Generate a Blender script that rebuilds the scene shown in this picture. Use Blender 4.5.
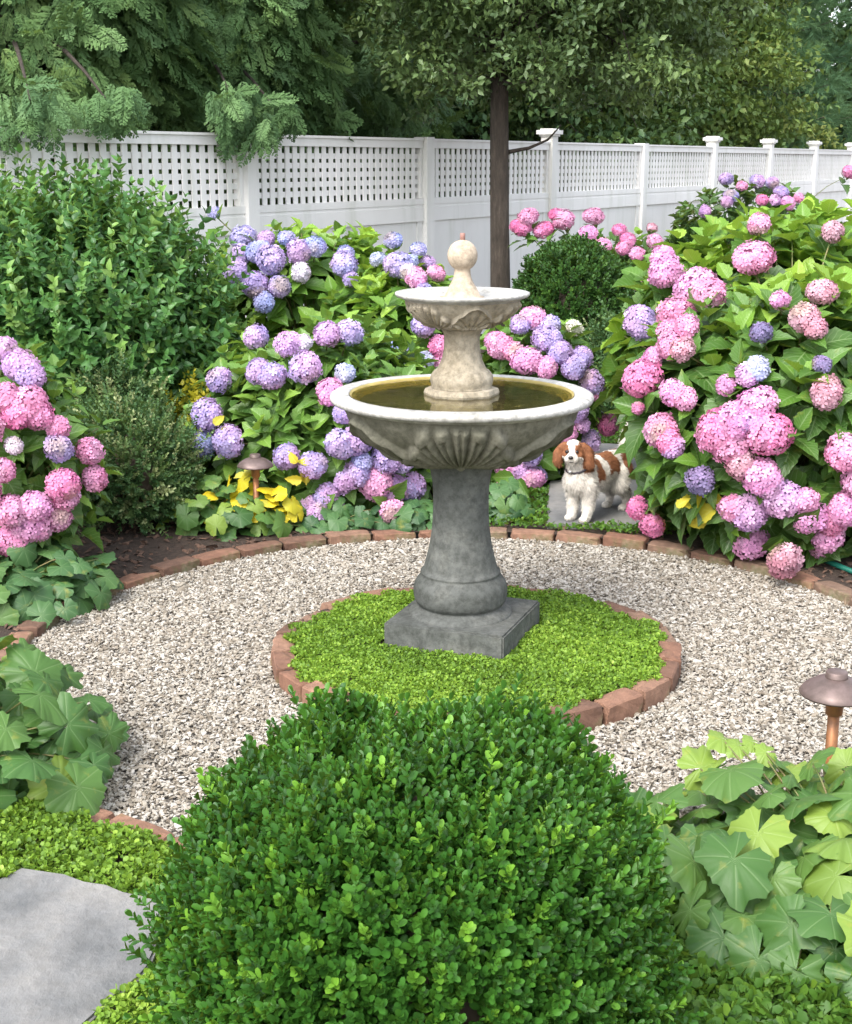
import bpy, bmesh, math, random
import numpy as np
from mathutils import Vector, Matrix
rng = np.random.default_rng(7)
random.seed(7)
PI = math.pi
for o in list(bpy.data.objects): bpy.data.objects.remove(o)
S = bpy.context.scene
COL = S.collection

# ------------------------------------------------------------ camera, world, sun, exposure
H, FPX = 1.62, 1400.0
PITCH = math.atan(351 / FPX)
cam = bpy.data.objects.new('camera', bpy.data.cameras.new('camera'))
COL.objects.link(cam)
cam.location = (0, 0, H)
cam.rotation_euler = (PI / 2 - PITCH, 0, 0)
cam.data.sensor_fit = 'VERTICAL'
cam.data.sensor_height = 24
cam.data.lens = 24 * FPX / 1024
cam.data.clip_start = 0.05
cam.data.clip_end = 500
S.camera = cam
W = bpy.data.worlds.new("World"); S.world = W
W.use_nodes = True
nt = W.node_tree
bg = nt.nodes['Background']
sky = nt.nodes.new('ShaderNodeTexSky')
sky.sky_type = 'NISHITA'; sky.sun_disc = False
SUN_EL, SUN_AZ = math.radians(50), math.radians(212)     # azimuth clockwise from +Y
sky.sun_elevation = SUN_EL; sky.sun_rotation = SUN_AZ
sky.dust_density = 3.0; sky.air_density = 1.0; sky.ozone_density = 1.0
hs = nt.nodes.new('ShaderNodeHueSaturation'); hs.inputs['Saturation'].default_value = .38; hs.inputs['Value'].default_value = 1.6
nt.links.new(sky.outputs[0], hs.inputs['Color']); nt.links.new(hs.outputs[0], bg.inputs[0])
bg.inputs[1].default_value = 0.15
sun = bpy.data.objects.new('sun', bpy.data.lights.new('sun', 'SUN'))
COL.objects.link(sun)
sun.data.energy = 1.2; sun.data.angle = math.radians(22); sun.data.color = (1, .96, .9)
sd = Vector((math.sin(SUN_AZ) * math.cos(SUN_EL), math.cos(SUN_AZ) * math.cos(SUN_EL), math.sin(SUN_EL)))
sun.rotation_euler = sd.to_track_quat('Z', 'Y').to_euler()
S.view_settings.view_transform = 'Standard'
S.view_settings.look = 'None'
S.view_settings.exposure = 1.16
S.view_settings.gamma = 1
S.view_settings.use_curve_mapping = False

# ------------------------------------------------------------ helpers
def ray(x, y):
    u = x - 426.0; v = 512.0 - y
    return np.array([u, FPX * math.cos(PITCH) + v * math.sin(PITCH), -FPX * math.sin(PITCH) + v * math.cos(PITCH)])
CAM = np.array([0, 0, H])
def G(x, y, z=0.0):
    r = ray(x, y); t = (z - H) / r[2]; return CAM + r * t
def PY(x, y, Y):
    r = ray(x, y); return CAM + r * (Y / r[1])
def depth(p):
    return p[1] * math.cos(PITCH) + (H - p[2]) * math.sin(PITCH)

def tag(o, label=None, cat=None, group=None, kind=None):
    if label: o['label'] = label
    if cat: o['category'] = cat
    if group: o['group'] = group
    if kind: o['kind'] = kind
    return o
def empty(name, loc=(0, 0, 0), label=None, cat=None, group=None, rz=0):
    o = bpy.data.objects.new(name, None); COL.objects.link(o)
    o.location = loc; o.rotation_euler = (0, 0, rz); o.empty_display_size = .1
    return tag(o, label, cat, group)
def link(name, me, mat, parent=None):
    o = bpy.data.objects.new(name, me); COL.objects.link(o)
    if mat is not None:
        for m in (mat if isinstance(mat, (list, tuple)) else [mat]): me.materials.append(m)
    if parent is not None:
        o.parent = parent
        o.matrix_parent_inverse = (Matrix.Translation(parent.location) @ parent.rotation_euler.to_matrix().to_4x4()).inverted() if parent.parent is None else Matrix()
    return o
def norm(a): return a / np.maximum(np.linalg.norm(a, axis=-1, keepdims=True), 1e-9)

class Tpl:
    """a little mesh to be repeated: vertices, faces, optional per-vertex luv"""
    def __init__(s, v, f, luv=None):
        s.v = np.array(v, float); s.f = [list(q) for q in f]
        s.loops = np.array([i for q in s.f for i in q]); s.tot = np.array([len(q) for q in s.f])
        s.luv = np.array(luv, float) if luv is not None else np.zeros((len(s.v), 2))
def frames(d, n, sc):
    """columns side, along, up"""
    d = norm(d); x = norm(np.cross(d, n)); z = np.cross(x, d)
    sc = np.asarray(sc, float)
    if sc.ndim == 1: sc = np.stack([sc] * 3, -1)
    return np.stack([x * sc[:, :1], d * sc[:, 1:2], z * sc[:, 2:3]], -1)
class Acc:
    def __init__(s): s.V = []; s.L = []; s.T = []; s.tone = []; s.luv = []; s.col = []; s.mi = []; s.n = 0
    def add(s, tpl, M, loc, tone=None, col=None, mi=0):
        k = len(loc)
        if k == 0: return
        v = np.einsum('kij,nj->kni', M, tpl.v) + np.asarray(loc)[:, None, :]
        nv = len(tpl.v)
        s.V.append(v.reshape(-1, 3))
        s.L.append((tpl.loops[None] + (np.arange(k) * nv)[:, None] + s.n).ravel())
        s.T.append(np.tile(tpl.tot, k))
        t = rng.random(k) if tone is None else np.asarray(tone)
        s.tone.append(np.repeat(t, nv))
        s.luv.append(np.tile(tpl.luv, (k, 1)))
        if col is not None: s.col.append(np.repeat(col, nv, 0))
        s.mi.append(np.full(len(tpl.tot) * k, mi))
        s.n += nv * k
    def raw(s, v, f, tone=.5, mi=0, col=None):
        t = Tpl(v, f); s.add(t, np.eye(3)[None], np.zeros((1, 3)), [tone], None if col is None else np.array([col]), mi)
    def mesh(s, name, smooth=True):
        V = np.concatenate(s.V); L = np.concatenate(s.L); T = np.concatenate(s.T)
        me = bpy.data.meshes.new(name)
        me.vertices.add(len(V)); me.vertices.foreach_set('co', V.ravel().astype('f4'))
        me.loops.add(len(L)); me.loops.foreach_set('vertex_index', L.astype('i4'))
        me.polygons.add(len(T))
        st = np.concatenate([[0], np.cumsum(T)[:-1]])
        me.polygons.foreach_set('loop_start', st.astype('i4'))
        me.polygons.foreach_set('loop_total', T.astype('i4'))
        me.polygons.foreach_set('use_smooth', np.full(len(T), smooth))
        mi = np.concatenate(s.mi)
        if mi.any(): me.polygons.foreach_set('material_index', mi.astype('i4'))
        a = me.attributes.new('tone', 'FLOAT', 'POINT'); a.data.foreach_set('value', np.concatenate(s.tone).astype('f4'))
        l = np.concatenate(s.luv)
        if l.any():
            a = me.attributes.new('luv', 'FLOAT_VECTOR', 'POINT')
            a.data.foreach_set('vector', np.c_[l, np.zeros(len(l))].ravel().astype('f4'))
        if s.col:
            a = me.attributes.new('petal', 'FLOAT_COLOR', 'POINT')
            c = np.concatenate(s.col); a.data.foreach_set('color', np.c_[c, np.ones(len(c))].ravel().astype('f4'))
        me.update(calc_edges=True); me.validate()
        return me

def tube(acc, pts, radii, n=7, tone=.5, mi=0, cap=True):
    pts = np.array(pts, float); k = len(pts); v = []
    if np.isscalar(radii): radii = [radii] * k
    tg = np.gradient(pts, axis=0); up = np.array([.13, .21, .97])
    for i in range(k):
        t = norm(tg[i]); a = np.cross(t, up if abs(t @ up) < .95 else np.array([1., 0, 0])); a = norm(a); b = np.cross(t, a)
        for j in range(n):
            q = 2 * PI * j / n
            v.append(pts[i] + radii[i] * (math.cos(q) * a + math.sin(q) * b))
    f = [[i * n + j, i * n + (j + 1) % n, (i + 1) * n + (j + 1) % n, (i + 1) * n + j] for i in range(k - 1) for j in range(n)]
    if cap: f += [list(range((k - 1) * n, k * n)), list(range(n))[::-1]]
    acc.raw(v, f, tone, mi)
def bez(a, b, c, n=6):
    t = np.linspace(0, 1, n)[:, None]; a, b, c = map(np.array, (a, b, c))
    return a * (1 - t) ** 2 + 2 * b * t * (1 - t) + c * t ** 2
def box(acc, lo, hi, tone=.5, mi=0, M=None, off=(0, 0, 0)):
    x0, y0, z0 = lo; x1, y1, z1 = hi
    v = np.array([(x0, y0, z0), (x1, y0, z0), (x1, y1, z0), (x0, y1, z0), (x0, y0, z1), (x1, y0, z1), (x1, y1, z1), (x0, y1, z1)], float)
    if M is not None: v = v @ np.asarray(M).T
    acc.raw(v + np.array(off), [(3, 2, 1, 0), (4, 5, 6, 7), (0, 1, 5, 4), (1, 2, 6, 5), (2, 3, 7, 6), (3, 0, 4, 7)], tone, mi)
def lathe(acc, prof, n=64, c=(0, 0), disp=None, close=True):
    prof = np.array(prof, float); k = len(prof); th = np.arange(n) * 2 * PI / n
    r = np.repeat(prof[:, 0][:, None], n, 1); z = np.repeat(prof[:, 1][:, None], n, 1)
    if disp is not None:
        dr, dz = disp(th, prof); r = r + dr; z = z + dz
    v = np.stack([c[0] + r * np.cos(th), c[1] + r * np.sin(th), z], -1).reshape(-1, 3)
    f = [[i * n + j, i * n + (j + 1) % n, (i + 1) * n + (j + 1) % n, (i + 1) * n + j] for i in range(k - 1) for j in range(n)]
    if close: f += [list(range((k - 1) * n, k * n)), list(range(n))[::-1]]
    acc.raw(v, f)
def spline(pts, per=6):
    """Catmull-Rom through profile points"""
    p = np.array(pts, float); p = np.vstack([2 * p[0] - p[1], p, 2 * p[-1] - p[-2]]); out = []
    for i in range(1, len(p) - 2):
        for t in np.linspace(0, 1, per, endpoint=False):
            a, b, c, d = p[i - 1:i + 3]
            out.append(.5 * (2 * b + (c - a) * t + (2 * a - 5 * b + 4 * c - d) * t * t + (3 * b - a - 3 * c + d) * t ** 3))
    out.append(p[-2]); return np.array(out)

# ------------------------------------------------------------ materials
def nodes(name):
    m = bpy.data.materials.new(name); m.use_nodes = True
    N = m.node_tree; return m, N, N.nodes['Principled BSDF'], N.links.new
def ramp(N, stops, fac):
    r = N.nodes.new('ShaderNodeValToRGB'); e = r.color_ramp.elements
    while len(e) < len(stops): e.new(.5)
    for q, (p, c) in zip(e, stops): q.position = p; q.color = (*c, 1)
    N.links.new(fac, r.inputs[0]); return r.outputs[0]
def noise(N, scale, detail=4, rough=.6, coord='Object', dim='3D', stretch=None):
    t = N.nodes.new('ShaderNodeTexNoise'); t.inputs['Scale'].default_value = scale
    t.inputs['Detail'].default_value = detail; t.inputs['Roughness'].default_value = rough
    tc = N.nodes.new('ShaderNodeTexCoord'); src = tc.outputs[coord]
    if stretch:
        mp = N.nodes.new('ShaderNodeMapping'); mp.inputs['Scale'].default_value = stretch
        N.links.new(src, mp.inputs[0]); src = mp.outputs[0]
    N.links.new(src, t.inputs['Vector']); return t.outputs['Fac']
def mix(N, a, b, fac, mode='MIX'):
    m = N.nodes.new('ShaderNodeMix'); m.data_type = 'RGBA'; m.blend_type = mode
    for s, v in ((m.inputs[0], fac), (m.inputs[6], a), (m.inputs[7], b)):
        if hasattr(v, 'is_output'): N.links.new(v, s)
        elif isinstance(v, (int, float)): s.default_value = v
        else: s.default_value = (*v, 1)
    return m.outputs[2]
def mth(N, op, a, b=None, c=None):
    m = N.nodes.new('ShaderNodeMath'); m.operation = op
    for i, v in enumerate((a, b, c)):
        if v is None: continue
        if hasattr(v, 'is_output'): N.links.new(v, m.inputs[i])
        else: m.inputs[i].default_value = v
    return m.outputs[0]
def bump(N, B, h, strength=.5, dist=.01):
    b = N.nodes.new('ShaderNodeBump'); b.inputs['Strength'].default_value = strength; b.inputs['Distance'].default_value = dist
    N.links.new(h, b.inputs['Height']); N.links.new(b.outputs[0], B.inputs['Normal'])
def attr(N, name):
    a = N.nodes.new('ShaderNodeAttribute'); a.attribute_name = name; return a

def leaf_mat(name, cols, rough=.5, trans=.25, spec=.4, vein=None, noise_amt=.25):
    m, N, B, L = nodes(name)
    t = attr(N, 'tone').outputs['Fac']
    n = len(cols)
    c = ramp(N, [((i + .0) / (n - 1), q) for i, q in enumerate(cols)], t)
    nz = noise(N, 9, 3)
    if vein: c = mix(N, c, (.42, .36, .06), mth(N, 'MULTIPLY', ramp(N, [(.60, (0, 0, 0)), (.78, (1, 1, 1))], noise(N, 21, 4, .6)), .45))
    c = mix(N, c, (.35, .35, .3), mth(N, 'MULTIPLY', mth(N, 'SUBTRACT', 1.0, nz), noise_amt * .5), 'MULTIPLY')
    if vein:
        luv = attr(N, 'luv'); sp = N.nodes.new('ShaderNodeSeparateXYZ'); L(luv.outputs['Vector'], sp.inputs[0])
        if vein == 'pinnate':
            au = mth(N, 'ABSOLUTE', sp.outputs[0])
            q = mth(N, 'MULTIPLY', mth(N, 'SUBTRACT', sp.outputs[1], mth(N, 'MULTIPLY', au, .28)), 8.0)
            f = mth(N, 'ABSOLUTE', mth(N, 'SUBTRACT', mth(N, 'FRACT', q), .5))     # .5 at vein
            side = mth(N, 'GREATER_THAN', f, .42)
            mid = mth(N, 'LESS_THAN', au, .05)
            vv = mth(N, 'MAXIMUM', mth(N, 'MULTIPLY', side, .55), mid)
            hgt = mth(N, 'SUBTRACT', 1.0, mth(N, 'POWER', mth(N, 'MULTIPLY', f, 2.0), 3.0))
        else:
            f = mth(N, 'ABSOLUTE', mth(N, 'SUBTRACT', mth(N, 'FRACT', mth(N, 'ADD', mth(N, 'MULTIPLY', sp.outputs[0], 7.0), .5)), .5))
            w = mth(N, 'SUBTRACT', .5, mth(N, 'DIVIDE', .022, mth(N, 'ADD', sp.outputs[1], .03)))
            vv = mth(N, 'GREATER_THAN', f, w)
            hgt = mth(N, 'SUBTRACT', 1.0, mth(N, 'POWER', mth(N, 'MULTIPLY', f, 2.0), 4.0))
        c = mix(N, c, mix(N, c, (.55, .7, .35), .35), mth(N, 'MULTIPLY', vv, .6 if vein == 'pinnate' else .26))
        bump(N, B, mth(N, 'ADD', mth(N, 'MULTIPLY', hgt, .5), noise(N, 26, 5, .6)), .35, .004)
    L(c, B.inputs['Base Color'])
    B.inputs['Roughness'].default_value = rough
    B.inputs['Specular IOR Level'].default_value = spec
    tr = N.nodes.new('ShaderNodeBsdfTranslucent')
    L(mix(N, c, (1.0, 1.0, .45), .5, 'MULTIPLY') if False else mix(N, c, (.5, .6, .05), .3), tr.inputs[0])
    ms = N.nodes.new('ShaderNodeMixShader'); ms.inputs[0].default_value = trans
    L(B.outputs[0], ms.inputs[1]); L(tr.outputs[0], ms.inputs[2])
    L(ms.outputs[0], N.nodes['Material Output'].inputs[0])
    return m
def plain(name, col, rough=.5, metal=0, nscale=None, ncol=None, bscale=None, bstr=.3, bdist=.003, spec=.5):
    m, N, B, L = nodes(name)
    B.inputs['Base Color'].default_value = (*col, 1); B.inputs['Roughness'].default_value = rough
    B.inputs['Metallic'].default_value = metal; B.inputs['Specular IOR Level'].default_value = spec
    if nscale:
        L(ramp(N, [(.35, col), (.65, ncol)], noise(N, nscale, 6, .65)), B.inputs['Base Color'])
    if bscale: bump(N, B, noise(N, bscale, 5, .7), bstr, bdist)
    return m

M_hyd = leaf_mat('hydrangea_leaf', [(.04, .10, .022), (.075, .175, .03), (.125, .255, .04), (.22, .38, .05)], .42, .3, .45, 'pinnate')
M_hyd_lime = leaf_mat('hydrangea_lime_leaf', [(.04, .10, .02), (.085, .20, .028), (.17, .33, .035), (.30, .46, .05)], .42, .35, .45, 'pinnate')
M_yel = leaf_mat('yellow_leaf', [(.35, .33, .03), (.58, .46, .03), (.68, .56, .05), (.45, .42, .05)], .5, .35, .3, 'pinnate')
M_box = leaf_mat('boxwood_leaf', [(.022, .085, .012), (.038, .135, .016), (.06, .18, .02), (.17, .36, .035)], .46, .22, .38)
M_boxfar = leaf_mat('old_boxwood_leaf', [(.02, .06, .014), (.035, .10, .02), (.05, .13, .022), (.10, .2, .03)], .5, .15, .4)
M_priv = leaf_mat('privet_leaf', [(.032, .10, .03), (.055, .155, .04), (.09, .22, .05), (.22, .37, .09)], .42, .22, .4)
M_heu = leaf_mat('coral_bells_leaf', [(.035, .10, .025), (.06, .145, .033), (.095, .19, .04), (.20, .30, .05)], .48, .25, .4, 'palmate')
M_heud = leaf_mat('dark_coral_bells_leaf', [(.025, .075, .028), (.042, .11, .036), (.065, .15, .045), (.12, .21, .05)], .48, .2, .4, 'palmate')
M_cover = leaf_mat('creeping_leaf', [(.08, .16, .02), (.15, .275, .03), (.24, .39, .045), (.35, .49, .08)], .5, .3, .3)
M_coverg = leaf_mat('creeping_green_leaf', [(.035, .095, .016), (.06, .15, .02), (.10, .21, .025), (.17, .29, .03)], .5, .3, .3)
M_var = leaf_mat('variegated_leaf', [(.04, .10, .035), (.07, .145, .05), (.13, .21, .07), (.32, .36, .17)], .5, .2, .3)
M_gold = leaf_mat('golden_leaf', [(.16, .19, .02), (.32, .30, .02), (.46, .39, .03), (.12, .18, .02)], .5, .3, .3)
M_con = leaf_mat('cypress_spray', [(.06, .13, .055), (.09, .18, .068), (.13, .235, .085), (.20, .31, .10)], .6, .22, .25)
M_tree = leaf_mat('pear_leaf', [(.065, .115, .045), (.095, .16, .06), (.135, .215, .075), (.21, .31, .10)], .45, .2, .4)
M_tree2 = leaf_mat('olive_leaf', [(.06, .12, .035), (.10, .175, .05), (.16, .235, .06), (.28, .32, .09)], .5, .25, .3)
M_tree3 = leaf_mat('dark_tree_leaf', [(.03, .07, .03), (.045, .10, .038), (.07, .135, .045), (.12, .19, .055)], .5, .2, .3)
M_pine = leaf_mat('pine_needles', [(.05, .12, .06), (.075, .16, .08), (.10, .20, .09), (.13, .23, .10)], .6, .15, .2)
M_stem = plain('green_stem', (.10, .15, .04), .6, nscale=20, ncol=(.16, .12, .05))
M_twig = plain('brown_twig', (.07, .05, .035), .8, nscale=14, ncol=(.13, .10, .07))

def bark_mat():
    m, N, B, L = nodes('bark')
    n = noise(N, 34, 8, .75, stretch=(1, 1, .22))
    L(ramp(N, [(.3, (.035, .027, .02)), (.55, (.085, .067, .052)), (.75, (.16, .13, .10))], n), B.inputs['Base Color'])
    B.inputs['Roughness'].default_value = .9; bump(N, B, n, 1.0, .05); return m
M_bark = bark_mat()
def petal_mat():
    m, N, B, L = nodes('petal')
    c = attr(N, 'petal').outputs['Color']
    L(c, B.inputs['Base Color']); B.inputs['Roughness'].default_value = .6; B.inputs['Specular IOR Level'].default_value = .25
    tr = N.nodes.new('ShaderNodeBsdfTranslucent'); L(c, tr.inputs[0])
    ms = N.nodes.new('ShaderNodeMixShader'); ms.inputs[0].default_value = .3
    L(B.outputs[0], ms.inputs[1]); L(tr.outputs[0], ms.inputs[2]); L(ms.outputs[0], N.nodes['Material Output'].inputs[0])
    return m
M_petal = petal_mat()
def stone_mat(name, c0, c1, c2, dirt, rough=.85, mottle=3.0, streak=.35):
    m, N, B, L = nodes(name)
    a = noise(N, mottle, 9, .72); b = noise(N, 38, 6, .75); d = noise(N, 7, 7, .7, stretch=(1, 1, .22))
    c = ramp(N, [(.28, c0), (.5, c1), (.72, c2)], a)
    c = mix(N, c, mix(N, c, dirt, .75), mth(N, 'MULTIPLY', ramp(N, [(.5, (0, 0, 0)), (.68, (1, 1, 1))], d), streak))
    c = mix(N, c, ramp(N, [(.36, (.42, .42, .40)), (.58, (1, 1, 1))], b), .75, 'MULTIPLY')
    vt = N.nodes.new('ShaderNodeTexVoronoi'); vt.inputs['Scale'].default_value = 90
    tc = N.nodes.new('ShaderNodeTexCoord'); L(tc.outputs['Object'], vt.inputs['Vector'])
    L(c, B.inputs['Base Color']); B.inputs['Roughness'].default_value = rough
    B.inputs['Specular IOR Level'].default_value = .3
    h = mth(N, 'ADD', mth(N, 'MULTIPLY', b, .7), mth(N, 'MULTIPLY', vt.outputs['Distance'], .4))
    bump(N, B, h, .45, .004); return m
M_stone_dark = stone_mat('weathered_lead_stone', (.055, .060, .054), (.10, .105, .098), (.20, .20, .18), (.045, .05, .035))
M_stone_mid = stone_mat('weathered_basin_stone', (.085, .083, .058), (.15, .145, .11), (.24, .23, .18), (.065, .065, .035))
M_stone_rim = stone_mat('pale_rim_stone', (.34, .33, .30), (.46, .45, .425), (.56, .55, .52), (.20, .19, .14))
M_stone_pale = stone_mat('buff_cast_stone', (.23, .195, .14), (.35, .305, .23), (.46, .41, .33), (.13, .10, .055), streak=.5)
M_stone_fin = stone_mat('cream_cast_stone', (.38, .31, .23), (.47, .39, .30), (.55, .47, .38), (.4, .3, .2), streak=.3)

def white_mat():
    m, N, B, L = nodes('white_vinyl')
    n = noise(N, 1.2, 6, .6); d = noise(N, 5, 5, .6, stretch=(1, 1, .15))
    c = ramp(N, [(.3, (.75, .735, .71)), (.7, (.84, .83, .81))], n)
    c = mix(N, c, (.40, .43, .33), mth(N, 'MULTIPLY', ramp(N, [(.5, (0, 0, 0)), (.75, (1, 1, 1))], d), .38))
    L(c, B.inputs['Base Color']); B.inputs['Roughness'].default_value = .5; bump(N, B, noise(N, 30, 3), .1, .002); return m
M_white = white_mat()
def brick_mat():
    m, N, B, L = nodes('worn_brick')
    t = attr(N, 'tone').outputs['Fac']; tc = N.nodes.new('ShaderNodeTexCoord')
    oi = N.nodes.new('ShaderNodeObjectInfo')
    c = ramp(N, [(0, (.14, .08, .055)), (.35, (.22, .115, .075)), (.7, (.27, .155, .105)), (1, (.18, .125, .09))], oi.outputs['Random'])
    n = noise(N, 14, 7, .7); g = noise(N, 7, 5, .65)
    c = mix(N, c, ramp(N, [(.35, (.5, .45, .42)), (.65, (1.15, 1.1, 1.05))], n), .8, 'MULTIPLY')
    c = mix(N, c, (.36, .31, .26), ramp(N, [(.55, (0, 0, 0)), (.75, (.55, .55, .55))], g))
    gm = noise(N, 5.3, 6, .7)
    c = mix(N, c, (.07, .10, .03), ramp(N, [(.50, (0, 0, 0)), (.66, (.8, .8, .8))], gm))
    L(c, B.inputs['Base Color']); B.inputs['Roughness'].default_value = .9; bump(N, B, noise(N, 60, 6, .75), .7, .005)
    return m
M_brick = brick_mat()
def ground_mat(name, stops, sc, bs=40, bd=.02, big=None):
    m, N, B, L = nodes(name)
    c = ramp(N, stops, noise(N, sc, 8, .75))
    if big: c = mix(N, c, big, ramp(N, [(.45, (0, 0, 0)), (.65, (1, 1, 1))], noise(N, .35, 4)))
    L(c, B.inputs['Base Color']); B.inputs['Roughness'].default_value = .95
    bump(N, B, noise(N, bs, 8, .8), .9, bd); return m
M_soil = ground_mat('dark_mulch_soil', [(.3, (.02, .013, .009)), (.5, (.05, .032, .022)), (.7, (.10, .065, .045))], 45)
M_gsand = ground_mat('gravel_fines', [(.3, (.08, .07, .06)), (.5, (.17, .15, .125)), (.7, (.28, .25, .22))], 90)
M_chip = plain('bark_chip', (.05, .028, .018), .9, nscale=60, ncol=(.13, .075, .05))
def pebble_mat():
    m, N, B, L = nodes('pebble')
    t = attr(N, 'tone').outputs['Fac']
    c = ramp(N, [(0, (.11, .095, .075)), (.12, (.18, .155, .12)), (.3, (.26, .225, .18)), (.5, (.33, .30, .25)), (.75, (.40, .375, .33)), (1, (.50, .475, .435))], t)
    c = mix(N, c, ramp(N, [(.35, (.75, .72, .68)), (.6, (1, 1, 1))], noise(N, 60, 4)), .8, 'MULTIPLY')
    L(c, B.inputs['Base Color']); B.inputs['Roughness'].default_value = .7; B.inputs['Specular IOR Level'].default_value = .35; return m
M_peb = pebble_mat()
def slate_mat():
    m, N, B, L = nodes('bluestone')
    a = noise(N, 2.6, 9, .6, stretch=(1.3, .8, 1)); b = noise(N, 26, 7, .7)
    c = ramp(N, [(.36, (.11, .115, .118)), (.5, (.18, .18, .178)), (.64, (.25, .243, .23))], a)
    c = mix(N, c, ramp(N, [(.35, (.8, .78, .75)), (.6, (1, 1, 1))], b), .7, 'MULTIPLY')
    L(c, B.inputs['Base Color']); B.inputs['Roughness'].default_value = .75
    st = mth(N, 'SNAP', noise(N, 2.2, 4, .5, stretch=(1.2, .8, 1)), .07)
    c2 = mix(N, c, (.27, .25, .22), mth(N, 'MULTIPLY', ramp(N, [(.52, (0, 0, 0)), (.7, (1, 1, 1))], noise(N, 1.7, 6, .7)), .35)); L(c2, B.inputs['Base Color'])
    bump(N, B, mth(N, 'ADD', mth(N, 'MULTIPLY', st, 1.6), mth(N, 'ADD', mth(N, 'MULTIPLY', a, 1.0), mth(N, 'MULTIPLY', b, .10))), .9, .04); return m
M_slate = slate_mat()
def water_mat():
    m, N, B, L = nodes('pond_water')
    B.inputs['Base Color'].default_value = (.86, .80, .50, 1); B.inputs['Roughness'].default_value = .02
    B.inputs['Transmission Weight'].default_value = 1; B.inputs['IOR'].default_value = 1.333
    bump(N, B, noise(N, 9, 2), .08, .01); return m
M_water = water_mat()
M_algae = plain('algae_basin_floor', (.26, .205, .06), .9, nscale=9, ncol=(.42, .34, .12), bscale=30)
M_bronze = plain('aged_bronze', (.11, .08, .07), .5, .4, nscale=25, ncol=(.18, .13, .12))
M_copper = plain('copper_post', (.36, .15, .055), .5, .45, nscale=18, ncol=(.17, .085, .045))
M_hose = plain('teal_hose', (.008, .12, .085), .5)

# ------------------------------------------------------------ leaf templates
def spoon(fold=.12):
    r = [(0, .04), (.30, .21), (.66, .285), (1, 0)]
    v = [(0, 0, 0)]; luv = [(0, 0)]
    for y, w in r[1:3]:
        for s in (-1, 0, 1): v.append((s * w, y, (abs(s)) * fold - .08 * y * y)); luv.append((s, y))
    v += [(-.19, .92, .02), (0, .99, -.10), (.19, .92, .02)]; luv += [(-1, .9), (0, 1), (1, .9)]
    return Tpl(v, [(0, 2, 1), (0, 3, 2), (1, 2, 5, 4), (2, 3, 6, 5), (4, 5, 8, 7), (5, 6, 9, 8)], luv)
T_spoon = spoon()
def ovate(rows=9, cols=6, wmax=.36, fold=.16, droop=.22, serr=.03, tip=1.0):
    v = []; luv = []; f = []
    for i in range(rows + 1):
        t = i / rows
        w = wmax * (math.sin(PI * min(1, t ** .72)) ** .85) * (1 - .15 * t)
        if i in (0, rows): w = .006
        w *= 1 + (serr / wmax * (1 if i % 2 else -1) if 0 < i < rows else 0)
        for j in range(cols + 1):
            s = 2 * j / cols - 1
            z = abs(s) * w * fold * 2 + .02 * math.cos(t * 22) * abs(s) ** 2 - droop * t * t
            v.append((s * w, t * tip, z)); luv.append((s, t))
    for i in range(rows):
        for j in range(cols):
            a = i * (cols + 1) + j; f.append((a, a + 1, a + cols + 2, a + cols + 1))
    return Tpl(v, f, luv)
T_ovate = ovate()
T_ovates = [ovate(droop=.05, fold=.25), ovate(droop=.3, fold=.12), ovate(droop=.5, fold=.2, wmax=.33), ovate(droop=.18, fold=.3, wmax=.4)]
T_small = ovate(3, 2, .24, .25, .15, 0)
T_priv = ovate(4, 2, .30, .22, .18, 0)
def palmate(seed=0, na=63, nr=6, deep=.2):
    r0 = np.random.default_rng(seed); v = [(0, 0, 0)]; luv = [(.5 / 7, 0)]; f = []
    lob = 1 + .10 * r0.standard_normal(7)
    for i in range(1, nr + 1):
        q = i / nr
        for j in range(na + 1):
            a = j / na                                     # 0..1 round the leaf from notch to notch
            L = int(min(6, a * 7)); fr = a * 7 - L
            env = 1 - deep * (abs(fr - .5) * 2) ** 1.35 - .07 * abs(math.sin(fr * PI * 3)) - .02 * math.sin(a * 83)   # lobe shape
            w = lob[L] * (1 - abs(fr - .5) * 2) + (lob[L] + lob[min(6, L + 1)]) / 2 * abs(fr - .5) * 2 if fr > .5 else lob[L] * (1 - abs(fr - .5) * 2) + (lob[L] + lob[max(0, L - 1)]) / 2 * abs(fr - .5) * 2
            body = .78 + .22 * math.sin(PI * (a * .86 + .07)) ** .7
            R = .55 * env * w * body * (1.0)
            R = .0 + R * q
            th = -PI / 2 + .22 + a * (2 * PI - .44)       # notch at -y
            z = -.075 * q * q * (.6 + .8 * abs(math.cos(th))) - .006 * math.cos((fr - .5) * 2 * PI) * q + .075 * math.sin(a * 9 + seed * 2) * q * q + .03 * math.sin(a * 23 + seed) * q ** 3 + .010 * math.sin(a * 61 + seed) * q ** 3 - .06 * max(0, math.sin(th)) * q ** 3
            v.append((R * math.cos(th), R * math.sin(th), z)); luv.append((a, q))
    n1 = na + 1
    for j in range(na): f.append((0, 1 + j, 2 + j))
    for i in range(nr - 1):
        for j in range(na):
            a = 1 + i * n1 + j; f.append((a, a + n1, a + n1 + 1, a + 1))
    return Tpl(v, f, luv)
T_palm = [palmate(s, deep=d) for s, d in ((1, .27), (2, .20), (3, .32), (4, .17), (9, .24))]
T_palms = [palmate(s, 42, 4, .13) for s in (5, 6)]
def roundleaf():
    v = [(0, 0, 0), (-.42, .38, .1), (0, .5, -.02), (.42, .38, .1), (-.3, .85, .06), (.3, .85, .06), (0, 1, -.05)]
    return Tpl(v, [(0, 2, 1), (0, 3, 2), (1, 2, 6, 4), (2, 3, 5, 6)])
T_round = roundleaf()

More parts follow.
